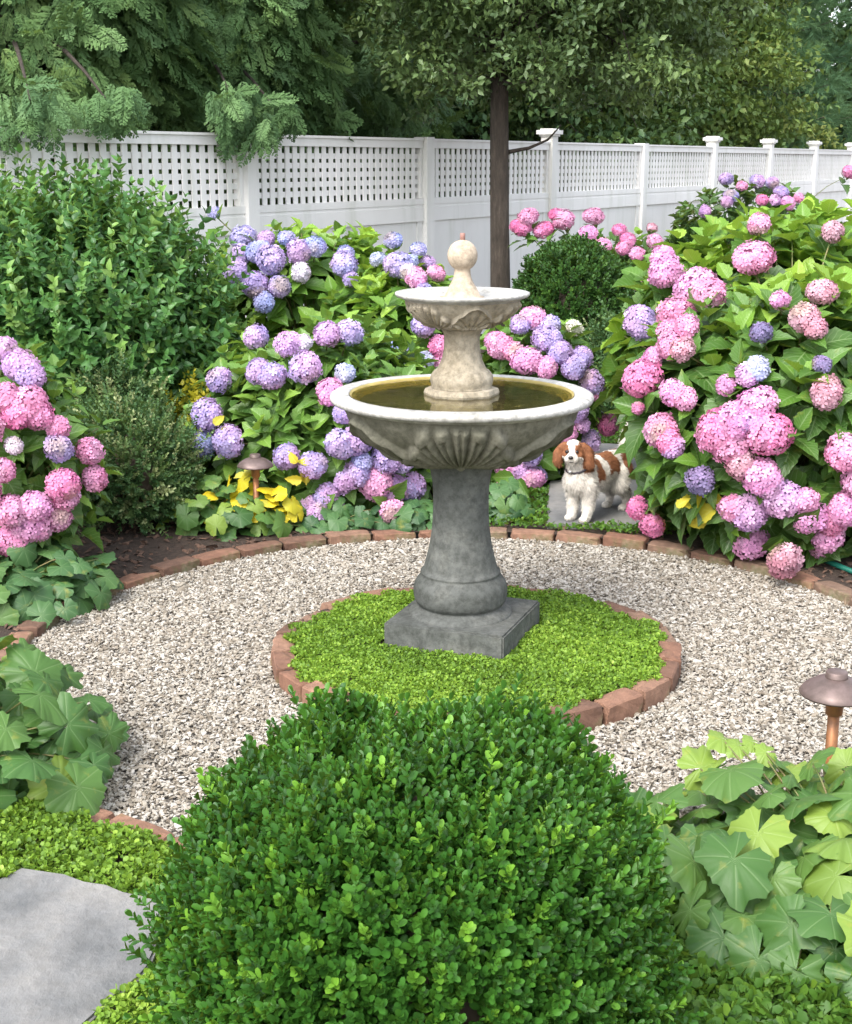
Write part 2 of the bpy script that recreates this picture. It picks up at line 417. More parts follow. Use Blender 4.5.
def rand_dir(n, up=0.0):
    d = norm(rng.standard_normal((n, 3))); d[:, 2] += up; return norm(d)
def sprig_tpl(leaf, pairs, ll, spread=.9, length=1.0, tipn=2, jitter=.25, seed=1):
    """decussate leaf pairs up a shoot along +y, in shoot units"""
    r = np.random.default_rng(seed); V = []; F = []; n = 0
    for i in range(pairs + 1):
        t = i / pairs; a0 = (i % 2) * PI / 2 + r.normal() * .3
        for s in range(2):
            a = a0 + s * PI; op = spread * (1 - .55 * t)
            d = np.array([math.cos(a) * math.sin(op), math.cos(op), math.sin(a) * math.sin(op)]) + r.normal(size=3) * jitter * .4
            nn = np.array([0, 1., 0]) * .8 - .5 * np.array([math.cos(a), 0, math.sin(a)]) + r.normal(size=3) * jitter
            l = ll * (1 - .35 * abs(t - .5)) * r.uniform(.8, 1.15)
            M = frames(d[None], nn[None], np.array([l]))[0]
            v = leaf.v @ M.T + np.array([0, t * length, 0]); V.append(v)
            F += [[q + n for q in f] for f in leaf.f]; n += len(v)
    # the shoot stem
    w = .02 * length
    V.append(np.array([(-w, 0, 0), (w, 0, 0), (0, length, 0), (0, 0, w), (0, 0, -w)])); F += [[n, n + 1, n + 2], [n + 3, n + 4, n + 2]]
    return Tpl(np.concatenate(V), F)

# ------------------------------------------------------------ setting: ground
CX, CY, RI, RO = .165, 4.43, .68, 1.53
def ring_sheet(name, r0, r1, z, mat, n=128, steps=8, kind='structure', label=None):
    acc = Acc(); v = []; rs = np.concatenate([np.linspace(r0, min(r1, r0 + 3), steps), np.geomspace(max(r0 + 3.5, 4), r1, 8)]) if r1 > 10 else np.linspace(r0, r1, steps)
    for r in rs:
        for j in range(n): v.append((CX + r * math.cos(2 * PI * j / n), CY + r * math.sin(2 * PI * j / n), z))
    f = [[i * n + j, (i) * n + (j + 1) % n, (i + 1) * n + (j + 1) % n, (i + 1) * n + j] for i in range(len(rs) - 1) for j in range(n)]
    f = [q[::-1] for q in f]
    if r0 < .05: f.append(list(range(n)))
    acc.raw(v, f); o = link(name, acc.mesh(name), mat)
    return tag(o, kind=kind)
ring_sheet('ground', RO + .03, 220, .03, M_soil)
ring_sheet('gravel_bed', .001, RO + .05, -.004, M_gsand)
ring_sheet('soil_bed', .001, RI - .02, .05, M_soil)

def near_px(p):
    d = p[:, 1] * math.cos(PITCH) + (H - p[:, 2]) * math.sin(PITCH)
    return d
# pebbles
def pebbles():
    acc = Acc(); bm = bmesh.new(); bmesh.ops.create_icosphere(bm, subdivisions=1, radius=1)
    base = np.array([v.co[:] for v in bm.verts]); fs = [[v.index for v in f.verts] for f in bm.faces]; bm.free()
    n = 125000
    r = np.sqrt(rng.uniform(RI ** 2 , (RO + .01) ** 2, n)); a = rng.uniform(0, 2 * PI, n)
    p = np.stack([CX + r * np.cos(a), CY + r * np.sin(a), rng.uniform(-.002, .008, n)], -1)
    for k in range(6):
        r2 = np.random.default_rng(k)
        t = Tpl(base * (1 + .30 * r2.standard_normal((len(base), 1)).clip(-1, 1)), fs)
        q = p[k::6]; m = len(q)
        s = rng.lognormal(-5.38, .33, m)[:, None] * np.array([1.45, .80, .45]) * rng.uniform(.75, 1.25, (m, 3))
        d = rand_dir(m); d[:, 2] *= .35
        M = frames(d, np.array([0, 0, 1.]) + rng.standard_normal((m, 3)) * .35, s)
        acc.add(t, M, q, rng.beta(1.3, 1.2, m))
    o = link('gravel', acc.mesh('gravel', False), M_peb); tag(o, 'pale beige crushed gravel circling the planted ring under the fountain', 'gravel', kind='stuff')
pebbles()
# mulch chips
def chips():
    acc = Acc(); n = 9000
    x = rng.uniform(-2.4, 2.6, n); y = rng.uniform(4.4, 8.3, n)
    rr = np.hypot(x - CX, y - CY); k = (rr > RO + .07); x = x[k]; y = y[k]; n = len(x)
    t = Tpl([(-.5, -.5, 0), (.5, -.4, 0), (.4, .5, .1), (-.5, .4, .05), (0, 0, .35)], [(0, 1, 4), (1, 2, 4), (2, 3, 4), (3, 0, 4)])
    d = rand_dir(n); d[:, 2] *= .4
    acc.add(t, frames(d, np.array([0, 0, 1.]) + rng.standard_normal((n, 3)) * .5, rng.uniform(.01, .035, (n, 1)) * np.array([.6, 1.3, .6])), np.stack([x, y, np.full(n, .034)], -1))
    tag(link('bark_mulch', acc.mesh('bark_mulch', False), M_chip), 'dark brown bark mulch on the planting beds', 'mulch', kind='stuff')
chips()

# brick rings
def brick_ring(name, R, a0, a1, L, w, zt, hgt, label, cat_group, skip=None, jz=.006):
    root = empty(name, (CX, CY, 0), label, 'edging')
    n = int(round(R * (a1 - a0) / (L + .012)))
    for i in range(n):
        a = a0 + (i + .5) * (a1 - a0) / n
        bm = bmesh.new(); bmesh.ops.create_cube(bm, size=1)
        l = R * (a1 - a0) / n - .010 + random.uniform(-.006, .004)
        for v in bm.verts:
            rr = v.co.y * w
            ll = l * (1 + v.co.y * w / R)
            v.co = Vector((v.co.x * ll, v.co.y * w, v.co.z * hgt))
        bmesh.ops.subdivide_edges(bm, edges=bm.edges[:], cuts=3, use_grid_fill=True)
        for v in bm.verts:
            e = sum(abs(abs(c) - h) < 1e-4 for c, h in ((v.co.y, w / 2), (v.co.z, hgt / 2))) + (abs(abs(v.co.x) - l / 2) < .006)
            if e >= 2: v.co *= 1 - (.035 if e == 2 else .06) * random.uniform(.4, 1.3)
            v.co += Vector([random.gauss(0, .0014) for _ in range(3)])
        bmesh.ops.bevel(bm, geom=[e for e in bm.edges if e.calc_face_angle(0) > .9], offset=.004, segments=1, affect='EDGES')
        me = bpy.data.meshes.new('brick'); bm.to_mesh(me); bm.free()
        for p in me.polygons: p.use_smooth = False
        o = link('brick', me, M_brick); o.parent = root
        o.location = (R * math.cos(a), R * math.sin(a), zt - hgt / 2 + random.gauss(0, jz))
        o.rotation_euler = (random.gauss(0, .04), random.gauss(0, .035), a + PI / 2 + PI + random.gauss(0, .03))
    return root
brick_ring('brick_edging', RI - .04, 0, 2 * PI, .150, .075, .064, .11, 'small round red brick edging holding the green mat under the fountain', None)
brick_ring('brick_edging', RO + .045, 0, 2 * PI, .195, .085, .040, .09, 'wide worn brick edging curving round the outside of the gravel circle', None, jz=.004)

# ground cover
def inpoly(x, y, P):
    c = np.zeros(len(x), bool); n = len(P); j = n - 1
    for i in range(n):
        (xi, yi), (xj, yj) = P[i], P[j]
        k = ((yi > y) != (yj > y)) & (x < (xj - xi) * (y - yi) / (yj - yi + 1e-12) + xi); c ^= k; j = i
    return c
slabA = [tuple(G(*q)[:2]) for q in ((24, 889), (90, 902), (166, 925), (160, 962), (154, 992), (122, 1018), (70, 1070), (-60, 1080), (-90, 1000), (-40, 930))]
slabB = [(.54, 6.03), (1.02, 6.03), (1.55, 6.06), (1.62, 6.75), (1.2, 6.95), (.62, 6.92)]
slabC = [(.75, 7.05), (1.62, 7.02), (1.72, 7.75), (.95, 7.9)]
def slab(poly, zt, label, th=.05):
    bm = bmesh.new(); n = len(poly); P = [Vector((x, y, 0)) for x, y in poly]
    pts = []
    for i in range(n):
        a, b = P[i], P[(i + 1) % n]; k = max(2, int((b - a).length / .05))
        for j in range(k): pts.append(a.lerp(b, j / k) + Vector((random.gauss(0, .004), random.gauss(0, .004), 0)))
    vt = [bm.verts.new((p.x, p.y, zt)) for p in pts]
    f = bm.faces.new(vt)
    r = bmesh.ops.extrude_face_region(bm, geom=[f]); 
    for v in [g for g in r['geom'] if isinstance(g, bmesh.types.BMVert)]: v.co.z -= th
    bmesh.ops.recalc_face_normals(bm, faces=bm.faces)
    top = [e for e in bm.edges if all(abs(v.co.z - zt) < 1e-5 for v in e.verts)]
    bmesh.ops.bevel(bm, geom=top, offset=.006, segments=2, affect='EDGES')
    me = bpy.data.meshes.new('stepping_stone'); bm.to_mesh(me); bm.free()
    tag(link('stepping_stone', me, M_slate), label, 'paving stone', 'bluestone stepping stones')
slab(slabA, .058, 'large pale grey bluestone slab beside the foreground boxwood ball')
slab(slabB, .052, 'grey bluestone slab under the standing spaniel')
slab(slabC, .050, 'grey bluestone slab farther back behind the spaniel')

def cover(name, n, xr, yr, keep, z0, zh, size, mat, label, seed=3, lean=None):
    x = rng.uniform(*xr, n); y = rng.uniform(*yr, n); k = keep(x, y); x = x[k]; y = y[k]; n = len(x)
    acc = Acc()
    hz = (.5 + .28 * np.sin(x * 17 + 1.3 * np.sin(y * 13)) + .22 * np.sin(y * 23 + x * 9 + 2)).clip(0, 1)
    hz2 = (.5 + .5 * np.sin(x * 41 + 2 * np.sin(y * 33))).clip(0, 1)
    z = z0 + zh * (.25 + .75 * (hz * .6 + hz2 * .4)) * rng.uniform(.55, 1.0, n)
    d = rand_dir(n, .35); nn = np.array([0, 0, 1.]) + rng.standard_normal((n, 3)) * .5
    tone = (.28 + .35 * hz * rng.random(n) + rng.normal(0, .2, n) + .12 * np.sin(x * 5 + y * 7)).clip(0, 1)
    s = size * rng.uniform(.65, 1.3, n)
    acc.add(T_round, frames(d, nn, s), np.stack([x, y, z], -1), tone)
    tag(link(name, acc.mesh(name), mat), label, 'ground cover', kind='stuff')
fy, fx = 4.515, .116
FROT = math.radians(-21)
def in_plinth(x, y, m=0):
    c, s = math.cos(-FROT), math.sin(-FROT); X = (x - fx) * c - (y - fy) * s; Y = (x - fx) * s + (y - fy) * c
    return (np.abs(X) < .215 - m) & (np.abs(Y) < .215 - m)
cover('creeping_jenny', 130000, (CX - .7, CX + .7), (CY - .7, CY + .7), lambda x, y: (np.hypot(x - CX, y - CY) < RI - .055 + .022 * np.sin(np.arctan2(y - CY, x - CX) * 9) + .012 * np.sin(np.arctan2(y - CY, x - CX) * 31)) & ~in_plinth(x, y, .0), .05, .030, .0098, M_cover, 'low lime green creeping mat inside the small brick ring')
cover('creeping_jenny', 80000, (-1.5, -.1), (2.2, 3.5), lambda x, y: (np.hypot(x - CX, y - CY) > RO + .075 + .02 * np.sin(x * 30)) & ~inpoly(x, y, [(a * 1.0, b - .004) for a, b in slabA]), .03, .05, .013, M_cover, 'bright lime creeping mat round the front bluestone slab')
cover('low_green_mat', 22000, (.15, 1.5), (2.0, 2.75), lambda x, y: (np.hypot(x - CX, y - CY) > RO + .1), .03, .09, .022, M_coverg, 'dark green creeping mat under the right foreground coral bells')
cover('moss_mat', 80000, (.25, 2.2), (5.9, 10.5), lambda x, y: (np.hypot(x - CX, y - CY) > RO + .08) & ~inpoly(x, y, slabB) & ~inpoly(x, y, slabC), .03, .04, .017, M_coverg, 'short green mat round the stepping stones behind the spaniel')

# ------------------------------------------------------------ fence
FK, FT = 6.98, .571
fdir = np.array([math.sin(math.atan(FT)), math.cos(math.atan(FT))])
def fence_y(px): return 12.2 * 826 / (1250 - px)
def fence():
    root = empty('lattice_fence', (FT * 12.2 - FK, 12.2, 0), 'long white vinyl fence with square lattice top running behind the garden', 'fence')
    def P(t, off=0, z=0): # t metres along from the post at px 424; off toward the garden
        b = np.array([FT * 12.2 - FK, 12.2]) + fdir * t; nrm = np.array([fdir[1], -fdir[0]])
        b = b + nrm * off; return (b[0], b[1], z)
    M = np.array([[fdir[0], fdir[1], 0], [fdir[1], -fdir[0], 0], [0, 0, 1]]).T
    M = np.array([[fdir[0], fdir[1], 0], [fdir[1], -fdir[0], 0], [0, 0, 1]])
    def fb(acc, t0, t1, o0, o1, z0, z1):
        v = [P(t, o, z) for z in (z0, z1) for (t, o) in ((t0, o0), (t1, o0), (t1, o1), (t0, o1))]
        acc.raw(v, [(0, 1, 2, 3), (7, 6, 5, 4), (0, 4, 5, 1), (1, 5, 6, 2), (2, 6, 7, 3), (3, 7, 4, 0)])
    SP = 2.5; TOP = 1.785; LB = 1.315
    for k in range(-3, 12):
        t = k * SP; pw = .064
        acc = Acc()
        caps = k in (1, 3, 4, 5, 6, 7, 8, 9, 10, 11)
        fb(acc, t - pw, t + pw, -pw, pw, 0, TOP + (.07 if caps else .03))
        post = link('post', acc.mesh('post', False), M_white, root)
        if caps:
            acc = Acc(); z = TOP + .071
            fb(acc, t - .078, t + .078, -.078, .078, z, z + .02)
            fb(acc, t - .10, t + .10, -.10, .10, z + .0205, z + .06)
            fb(acc, t - .07, t + .07, -.07, .07, z + .0605, z + .075)
            c = link('post_cap', acc.mesh('post_cap', False), M_white); c.parent = post
            c.matrix_parent_inverse = post.matrix_parent_inverse.copy() @ Matrix() ; c.matrix_parent_inverse = (root.matrix_basis @ post.matrix_parent_inverse @ post.matrix_basis).inverted() if False else Matrix()
        if k == 11: break
        a, b = t + pw + .002, t + SP - pw - .002
        acc = Acc(); fb(acc, a, b, -.03, .03, TOP - .06, TOP); fb(acc, a, b, -.042, .042, TOP + .0005, TOP + .018)
        link('top_rail', acc.mesh('top_rail', False), M_white, root)
        acc = Acc(); fb(acc, a, b, -.035, .035, LB - .05, LB)
        fb(acc, a, b, -.026, .028, LB - .075, LB - .0505); fb(acc, a, b, -.03, .036, LB - .19, LB - .0755)
        link('middle_rail', acc.mesh('middle_rail', False), M_white, root)
        acc = Acc(); s = .04
        fb(acc, a, a + s, -.024, .024, LB + .0005, TOP - .0605); fb(acc, b - s, b, -.024, .024, LB + .0005, TOP - .0605)
        n = 24; w = (b - a - 2 * s) / (n + .0)
        for i in range(1, n): c = a + s + i * w; fb(acc, c - .026, c + .026, .002, .012, LB + .0005, TOP - .0605)
        hh = TOP - .061 - LB; m = 6
        for i in range(1, m): c = LB + i * hh / m; fb(acc, a + s, b - s, -.010, .0, c - .020, c + .020)
        link('lattice_panel', acc.mesh('lattice_panel', False), M_white, root)
        acc = Acc(); fb(acc, a, b, -.012, .012, .05, LB - .1905)
        fb(acc, a, a + .09, .0125, .022, .05, LB - .191); fb(acc, b - .09, b, .0125, .022, .05, LB - .191)
        link('board_panel', acc.mesh('board_panel', False), M_white, root)
    return root
FENCE = fence()
for o in bpy.data.objects:      # caps were built in world space: undo their parents' offsets
    if o.name.startswith('post_cap'):
        o.matrix_parent_inverse = Matrix()
        o.location = (0, 0, 0)

# ------------------------------------------------------------ fountain
ff = lambda y: H - fy * math.tan(PITCH + math.atan((y - 512) / FPX))
def fr(hw, y):
    z = ff(y); return hw * (fy * math.cos(PITCH) + (H - z) * math.sin(PITCH)) / FPX
def prof(l): return [(fr(h, y), ff(y)) for h, y in l]
def carve(p, nm, amp, phase, lo=.10, hi=.94):
    """acanthus fans alternating with curled shell leaves, in relief along the bowl's own normal"""
    p = np.array(p); seg = np.linalg.norm(np.diff(p, axis=0), axis=1); arc = np.concatenate([[0], np.cumsum(seg)]); A = arc[-1]
    s = (arc / A)[:, None]; tg = norm(np.gradient(p, axis=0)); nr = np.stack([tg[:, 1], -tg[:, 0]], -1)
    def disp(th, _):
        h = np.zeros((len(p), len(th)))
        for k in range(nm):
            du = ((th - phase - 2 * PI * k / nm + PI) % (2 * PI) - PI)[None, :] * p[:, 0][:, None] / A
            if k % 2 == 0:
                x, y = du * 1.55, s - (lo + .02); r = np.hypot(x, y); ph = np.arctan2(x, y)
                f = ph / .335; fr_ = np.abs(f - np.round(f)) * 2          # 0 on a finger's spine, 1 between fingers
                reach = .90 + .02 * np.sin(np.abs(ph)) ** 1.5 - .08 * fr_ ** 3 - .07 * (np.round(f) % 2)
                m = 1 / (1 + np.exp((r - reach) * 60)); g = (np.abs(ph) < 1.52) * 1.0
                body = .12 + .95 * np.clip(1 - fr_ ** 2.2, 0, 1) - .55 * np.exp(-(fr_ / .26) ** 2) * np.clip((r - .12) * 8, 0, 1) * (r < reach * .86)
                tip = .12 * np.clip(r / reach, 0, 1) ** 3
                h = np.maximum(h, m * g * (body + tip) * np.clip(.35 + r * 1.5, .35, 1))
                h = np.maximum(h, .9 * np.exp(-((x / .09) ** 2 + ((s - lo - .07) / .07) ** 2)))
            else:
                sg = np.sign(du); x, y = np.abs(du), s - (lo + .02)
                X = x - .0; r = np.hypot(X, y - .02); ph = np.arctan2(X, y)
                e = (X / .40) ** 2 + ((y - .44 + .45 * X) / .33) ** 2
                m = 1 / (1 + np.exp((e - 1) * 12)); rib = .5 + .5 * np.cos(ph * 17)
                h = np.maximum(h, m * (.15 + .45 * rib ** .7) + .75 * np.exp(-((e - 1) / .20) ** 2) * (y > -.02))
        env = np.clip((s - lo + .03) * 22, 0, 1) * np.clip((hi - s) * 18, 0, 1)
        h = h * env * amp
        return h * nr[:, 0][:, None], h * nr[:, 1][:, None]
    return disp
def fountain():
    root = empty('garden_fountain', (fx, fy, .05), 'two tiered weathered stone fountain standing on the green mat in the middle', 'fountain')
    c = (fx, fy)
    def mk(name, p, mat, n=96, disp=None, close=True):
        acc = Acc(); lathe(acc, p, n, c, disp, close); return link(name, acc.mesh(name), mat, root)
    # plinth
    zt = ff(611)
    bm = bmesh.new(); bmesh.ops.create_cube(bm, size=1)
    for v in bm.verts: v.co = Vector((v.co.x * .415, v.co.y * .415, .03 + (zt - .03) * (v.co.z + .5)))
    bmesh.ops.bevel(bm, geom=bm.edges[:], offset=.006, segments=2, affect='EDGES')
    bmesh.ops.rotate(bm, verts=bm.verts, matrix=Matrix.Rotation(FROT, 3, 'Z')); bmesh.ops.translate(bm, verts=bm.verts, vec=(fx + .012, fy, 0))
    me = bpy.data.meshes.new('plinth'); bm.to_mesh(me); bm.free(); link('plinth', me, M_stone_dark, root)
    ped = [(fr(51.5, 613), zt - .01), (fr(51.5, 613), zt + .004), (fr(50, 611), zt + .009), (fr(46, 608), zt + .016), (fr(42, 606), zt + .024)] + list(spline(prof([(41.5, 603), (45.5, 598), (47, 589), (45.5, 581), (40.5, 574)]), 6)) + prof([(39.0, 572.5), (39.9, 571.5), (39.9, 569.8), (38.0, 568.6)]) + list(spline(prof([(37, 567), (33.5, 554), (30.6, 540), (28.4, 522), (27.8, 500), (28.4, 484), (30.5, 472), (32.5, 464)]), 5)) + prof([(34, 459.5), (40, 456)])
    mk('pedestal', ped, M_stone_dark)
    # basin: outer wall, lip, inner wall
    zr = ff(392)
    outer = list(spline([(fr(33, 458), ff(458)), (fr(56, 453), ff(453)), (fr(79, 444), ff(444)), (fr(100, 430), ff(430)), (fr(113, 416), ff(415)), (fr(119, 406), ff(403))], 18))
    inner = [(fr(112, 392), zr - .002), (fr(108, 395), zr - .012), (fr(98, 400), zr - .05), (fr(70, 405), zr - .09), (fr(25, 408), zr - .11)]
    cz0, cz1 = outer[0][1], outer[-1][1]
    mk('basin', outer, M_stone_mid, 1100, carve(outer, 6, .024, -PI / 2 - .03, .16, .985), close=True)
    lip = [(fr(112, 392), zr - .02), (fr(112.3, 392), zr - .004), (fr(114, 392), zr), (fr(128, 392), zr - .001), (fr(131, 392), zr - .006), (fr(131.8, 392), zr - .014), (fr(130.5, 392), zr - .024), (fr(126, 392), zr - .027), (fr(122, 392), zr - .034), (fr(119, 406), zr - .038), (fr(110, 392), zr - .038)]
    mk('basin_rim', lip, M_stone_rim, 128, close=False)
    mk('basin_floor', inner[::-1], M_algae, 96, close=False)
    wz = zr - .007
    acc = Acc(); lathe(acc, [(fr(112.5, 392), wz - .012), (fr(112.4, 392), wz)], 96, c, None, True); link('water', acc.mesh('water', False), M_water, root)
    # octagonal collar
    z0, z1 = ff(396), ff(388)
    acc = Acc(); lathe(acc, [(fr(30, 400), wz - .05), (fr(30, 396), z0 - .004), (fr(37, 392), z0 + .003), (fr(38, 392), (z0 + z1) / 2), (fr(36.5, 388), z1), (fr(31, 386), z1 + .004)], 8, c); link('collar', acc.mesh('collar', False), M_stone_pale, root)
    col = prof([(30.5, 387)]) + list(spline(prof([(30, 386), (31.5, 380), (31, 375), (27.5, 370)]), 5)) + prof([(25.5, 369.5)]) + list(spline(prof([(24.5, 368), (20, 358), (18, 345), (18.3, 335), (20.5, 330)]), 5)) + prof([(20.6, 327)])
    mk('column', col, M_stone_pale)
    o2 = list(spline(prof([(20, 327), (30, 324.5), (41, 318.5), (51, 310), (56, 303), (58, 299)]), 12))
    b0, b1 = o2[0][1], o2[-1][1]
    mk('bowl', o2, M_stone_pale, 700, carve(o2, 6, .012, -PI / 2 + .22 + PI / 3, .16, .985))
    zr2 = ff(292)
    lip2 = [(fr(58, 299), b1 - .002), (fr(61, 298), b1 + .004), (fr(66, 292), zr2 - .013), (fr(67.6, 292), zr2 - .006), (fr(67.3, 292), zr2 - .001), (fr(64, 292), zr2), (fr(60, 292), zr2 - .003), (fr(48, 292), zr2 - .016), (fr(20, 292), zr2 - .024)]
    mk('bowl_rim', lip2, M_stone_rim, 96, close=False)
    zb = ff(255.5); rb = fr(15.2, 255)
    ballp = [(rb * math.cos(q), zb + rb * 1.02 * math.sin(q)) for q in np.linspace(-1.02, 1.40, 16)]
    fin = [(fr(22, 288), zr2 - .025), (fr(22, 288), zr2 - .014), (fr(18, 289), zr2 - .011)] + list(spline(prof([(14.5, 288), (11.5, 283), (9.2, 278), (8.2, 273)]), 5)) + ballp + [(fr(2.5, 238), zb + rb * 1.03)]
    mk('finial', fin, M_stone_fin, 64)
    mk('nozzle', prof([(2.6, 241.5), (2.6, 233.5), (2.2, 233)]), plain('rusty_nozzle', (.30, .16, .13), .7), 12)
fountain()

# ------------------------------------------------------------ flower heads
def florets(n, rz, seed):
    """positions on a flattened ball"""
    r = np.random.default_rng(seed); i = np.arange(n) + .5
    ph = np.arccos(1 - 1.86 * i / n); th = PI * (1 + 5 ** .5) * i
    p = np.stack([np.cos(th) * np.sin(ph), np.sin(th) * np.sin(ph), np.cos(ph)], -1) + r.normal(0, .05, (n, 3))
    return norm(p)
def petal4():
    v = [(0, 0, 0)]; f = []
    for k in range(4):
        a = k * PI / 2
        for (r, d, z) in ((.55, -.62, .05), (1.0, -.33, .13), (1.0, .33, .10), (.55, .62, .05)):
            v.append((r * math.cos(a + d), r * math.sin(a + d), z + (.05 if k % 2 else -.03)))
        b = 1 + 4 * k; f += [(0, b, b + 1), (0, b + 1, b + 2), (0, b + 2, b + 3)]
    return Tpl(v, f)
T_fl = petal4()
hexc = lambda r, g, b: np.array([r, g, b], float)
PAL = {  # main, second
 'blue': (hexc(.36, .41, .72), hexc(.48, .44, .70)), 'blueviolet': (hexc(.42, .40, .70), hexc(.57, .43, .68)),
 'purple': (hexc(.44, .36, .66), hexc(.58, .39, .63)), 'lilac': (hexc(.60, .38, .68), hexc(.70, .42, .64)),
 'purplepink': (hexc(.60, .37, .62), hexc(.47, .40, .69)), 'pink': (hexc(.74, .30, .49), hexc(.74, .40, .60)),
 'hot': (hexc(.74, .21, .43), hexc(.75, .32, .53)), 'pinklilac': (hexc(.74, .35, .62), hexc(.82, .42, .64)),
 'dusty': (hexc(.60, .28, .36), hexc(.62, .38, .46)), 'pale': (hexc(.66, .62, .72), hexc(.74, .62, .70)),
 'cream': (hexc(.72, .70, .58), hexc(.76, .74, .66)), 'coral': (hexc(.80, .25, .16), hexc(.75, .25, .35)),
 'palebl': (hexc(.45, .50, .74), hexc(.60, .60, .74)), 'orange': (hexc(.80, .28, .50), hexc(.9, .45, .12)),
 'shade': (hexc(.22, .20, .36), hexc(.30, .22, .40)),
}
def flower_head(p, R, kind, axis, parent, seed, label=None):
    r = np.random.default_rng(seed)
    n = int(np.clip(150 * (R / .08) ** 1.2, 70, 190)); q = florets(n, .85, seed)
    a, b = PAL[kind]
    flat = np.array([1, 1, r.uniform(.72, .92)])
    # orientation
    ax = norm(np.array(axis, float)); x = norm(np.cross(ax, [.1, .9, .2])); y = np.cross(ax, x); Rm = np.stack([x, y, ax], -1)
    ld = norm(r.standard_normal((5, 3))); lump = .97 + .05 * r.standard_normal(n)
    for w in ld: lump += r.uniform(-.05, .16) * np.clip(q @ w, 0, 1) ** 4
    flat = flat * np.array([r.uniform(.88, 1.1), r.uniform(.88, 1.1), 1])
    pos = (q * flat * lump[:, None] * R * .90) @ Rm.T + p
    nr = norm((q / flat) @ Rm.T + r.normal(0, .18, (n, 3)))
    d = norm(np.cross(nr, norm(r.standard_normal((n, 3)))))
    fs = R * r.uniform(.165, .225, n) * math.sqrt(150 / n) * 1.08
    M = frames(d, nr, fs)
    dirn = norm(r.standard_normal(3)); mixf = (.5 + .6 * (q @ dirn) + r.normal(0, .22, n)).clip(0, 1)[:, None]
    if kind == 'orange': mixf = ((-.2 - q[:, 2:3] * 1.3) + r.normal(0, .2, (n, 1))).clip(0, 1)
    col = a * (1 - mixf) + b * mixf
    old = (np.clip(q @ norm(r.standard_normal(3)) - r.uniform(.45, 1.3), 0, 1) * 2).clip(0, .7)[:, None]
    col = col * (1 - old) + np.array([.42, .33, .25]) * old
    col = col * r.uniform(.74, 1.18, (n, 1)) + (r.random((n, 1)) < .1) * .08
    col = col.clip(0, .92)
    acc = Acc(); acc.add(T_fl, M, pos, col=col)
    # solid ball inside the florets, in a darker tone of the main petal colour
    bm = bmesh.new(); bmesh.ops.create_icosphere(bm, subdivisions=2, radius=1)
    v = np.array([w.co[:] for w in bm.verts]) * flat * R * .70; f = [[w.index for w in g.verts] for g in bm.faces]; bm.free()
    acc.raw(v @ Rm.T + p, f, col=(a * .55).clip(0, 1))
    o = link('flower_head', acc.mesh('flower_head', True), M_petal, parent)
    if label: o['label'] = label
    return o

# ------------------------------------------------------------ hydrangeas
def hit(px, py, ells, push=0.02):
    d = norm(ray(px, py)); best = None; near = None
    for (c, r) in ells:
        c = np.array(c); r = np.array(r); o = (CAM - c) / r; dd = d / r
        A = dd @ dd; B = o @ dd; C = o @ o - 1; disc = B * B - A * C
        if disc > 0:
            t = (-B - math.sqrt(disc)) / A
            if best is None or t < best[0]: best = (t, c, r)
        else:
            t = -B / A; m = -disc
            if near is None or m < near[0]: near = (m, t, c, r)
    if best is None: _, t, c, r = near
    else: t, c, r = best
    p = CAM + d * (t - push)
    return p, c, norm((p - c) / r ** 2)
def add_tip_leaves(acc, tips, dirs, L, tones, pairs=2, below=.05, mi=0, spread=1.05, droop=0):
    """decussate pairs of big leaves round shoot tips"""
    n = len(tips); base_a = rng.uniform(0, 2 * PI, n)
    up = norm(dirs); x = norm(np.cross(up, np.array([.3, .7, .1]))); y = np.cross(up, x)
    for k in range(pairs):
        for s in (0, PI):
            a = (base_a + k * PI / 2 + s + rng.normal(0, .25, n))[:, None]
            side = np.cos(a) * x + np.sin(a) * y
            op = spread * (.62 + .38 * k / max(1, pairs - 1)) if pairs > 1 else spread
            d = side * math.sin(op) + up * math.cos(op) + rng.normal(0, .12, (n, 3)); d[:, 2] -= droop * (k + .3)
            nn = up * .9 - side * .25 + rng.normal(0, .18, (n, 3)); nn[:, 2] += .35
            l = L * (.62 + .38 * k / max(1, pairs - 1)) * rng.uniform(.75, 1.12, n) if pairs > 1 else L * rng.uniform(.75, 1.12, n)
            loc = tips - up * (below * k) + side * .012
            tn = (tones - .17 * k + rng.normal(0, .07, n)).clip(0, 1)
            tid = rng.integers(0, 4, n)
            for q in range(4):
                w = tid == q
                if w.any(): acc.add(T_ovates[q], frames(d[w], nn[w], np.asarray(l)[w] if np.ndim(l) else np.full(w.sum(), l)), loc[w], tn[w], mi=mi)
def surf(ells, n, zmin=.05, back=True):
    out = []; nr = []
    vol = np.array([np.prod(r) ** (2 / 3) for _, r in ells]); vol = vol / vol.sum()
    for (c, r), w in zip(ells, vol):
        c = np.array(c); r = np.array(r); m = int(n * w * 1.6)
        u = norm(rng.standard_normal((m, 3))); p = c + u * r; k = p[:, 2] > zmin
        for (c2, r2) in ells:
            if c2 is not tuple(c) and not np.allclose(c2, c): k &= ((((p - c2) / r2) ** 2).sum(1) > .9)
        out.append(p[k]); nr.append(norm(u / r)[k])
    p = np.concatenate(out); q = np.concatenate(nr); i = rng.permutation(len(p))[:n]
    return p[i], q[i]
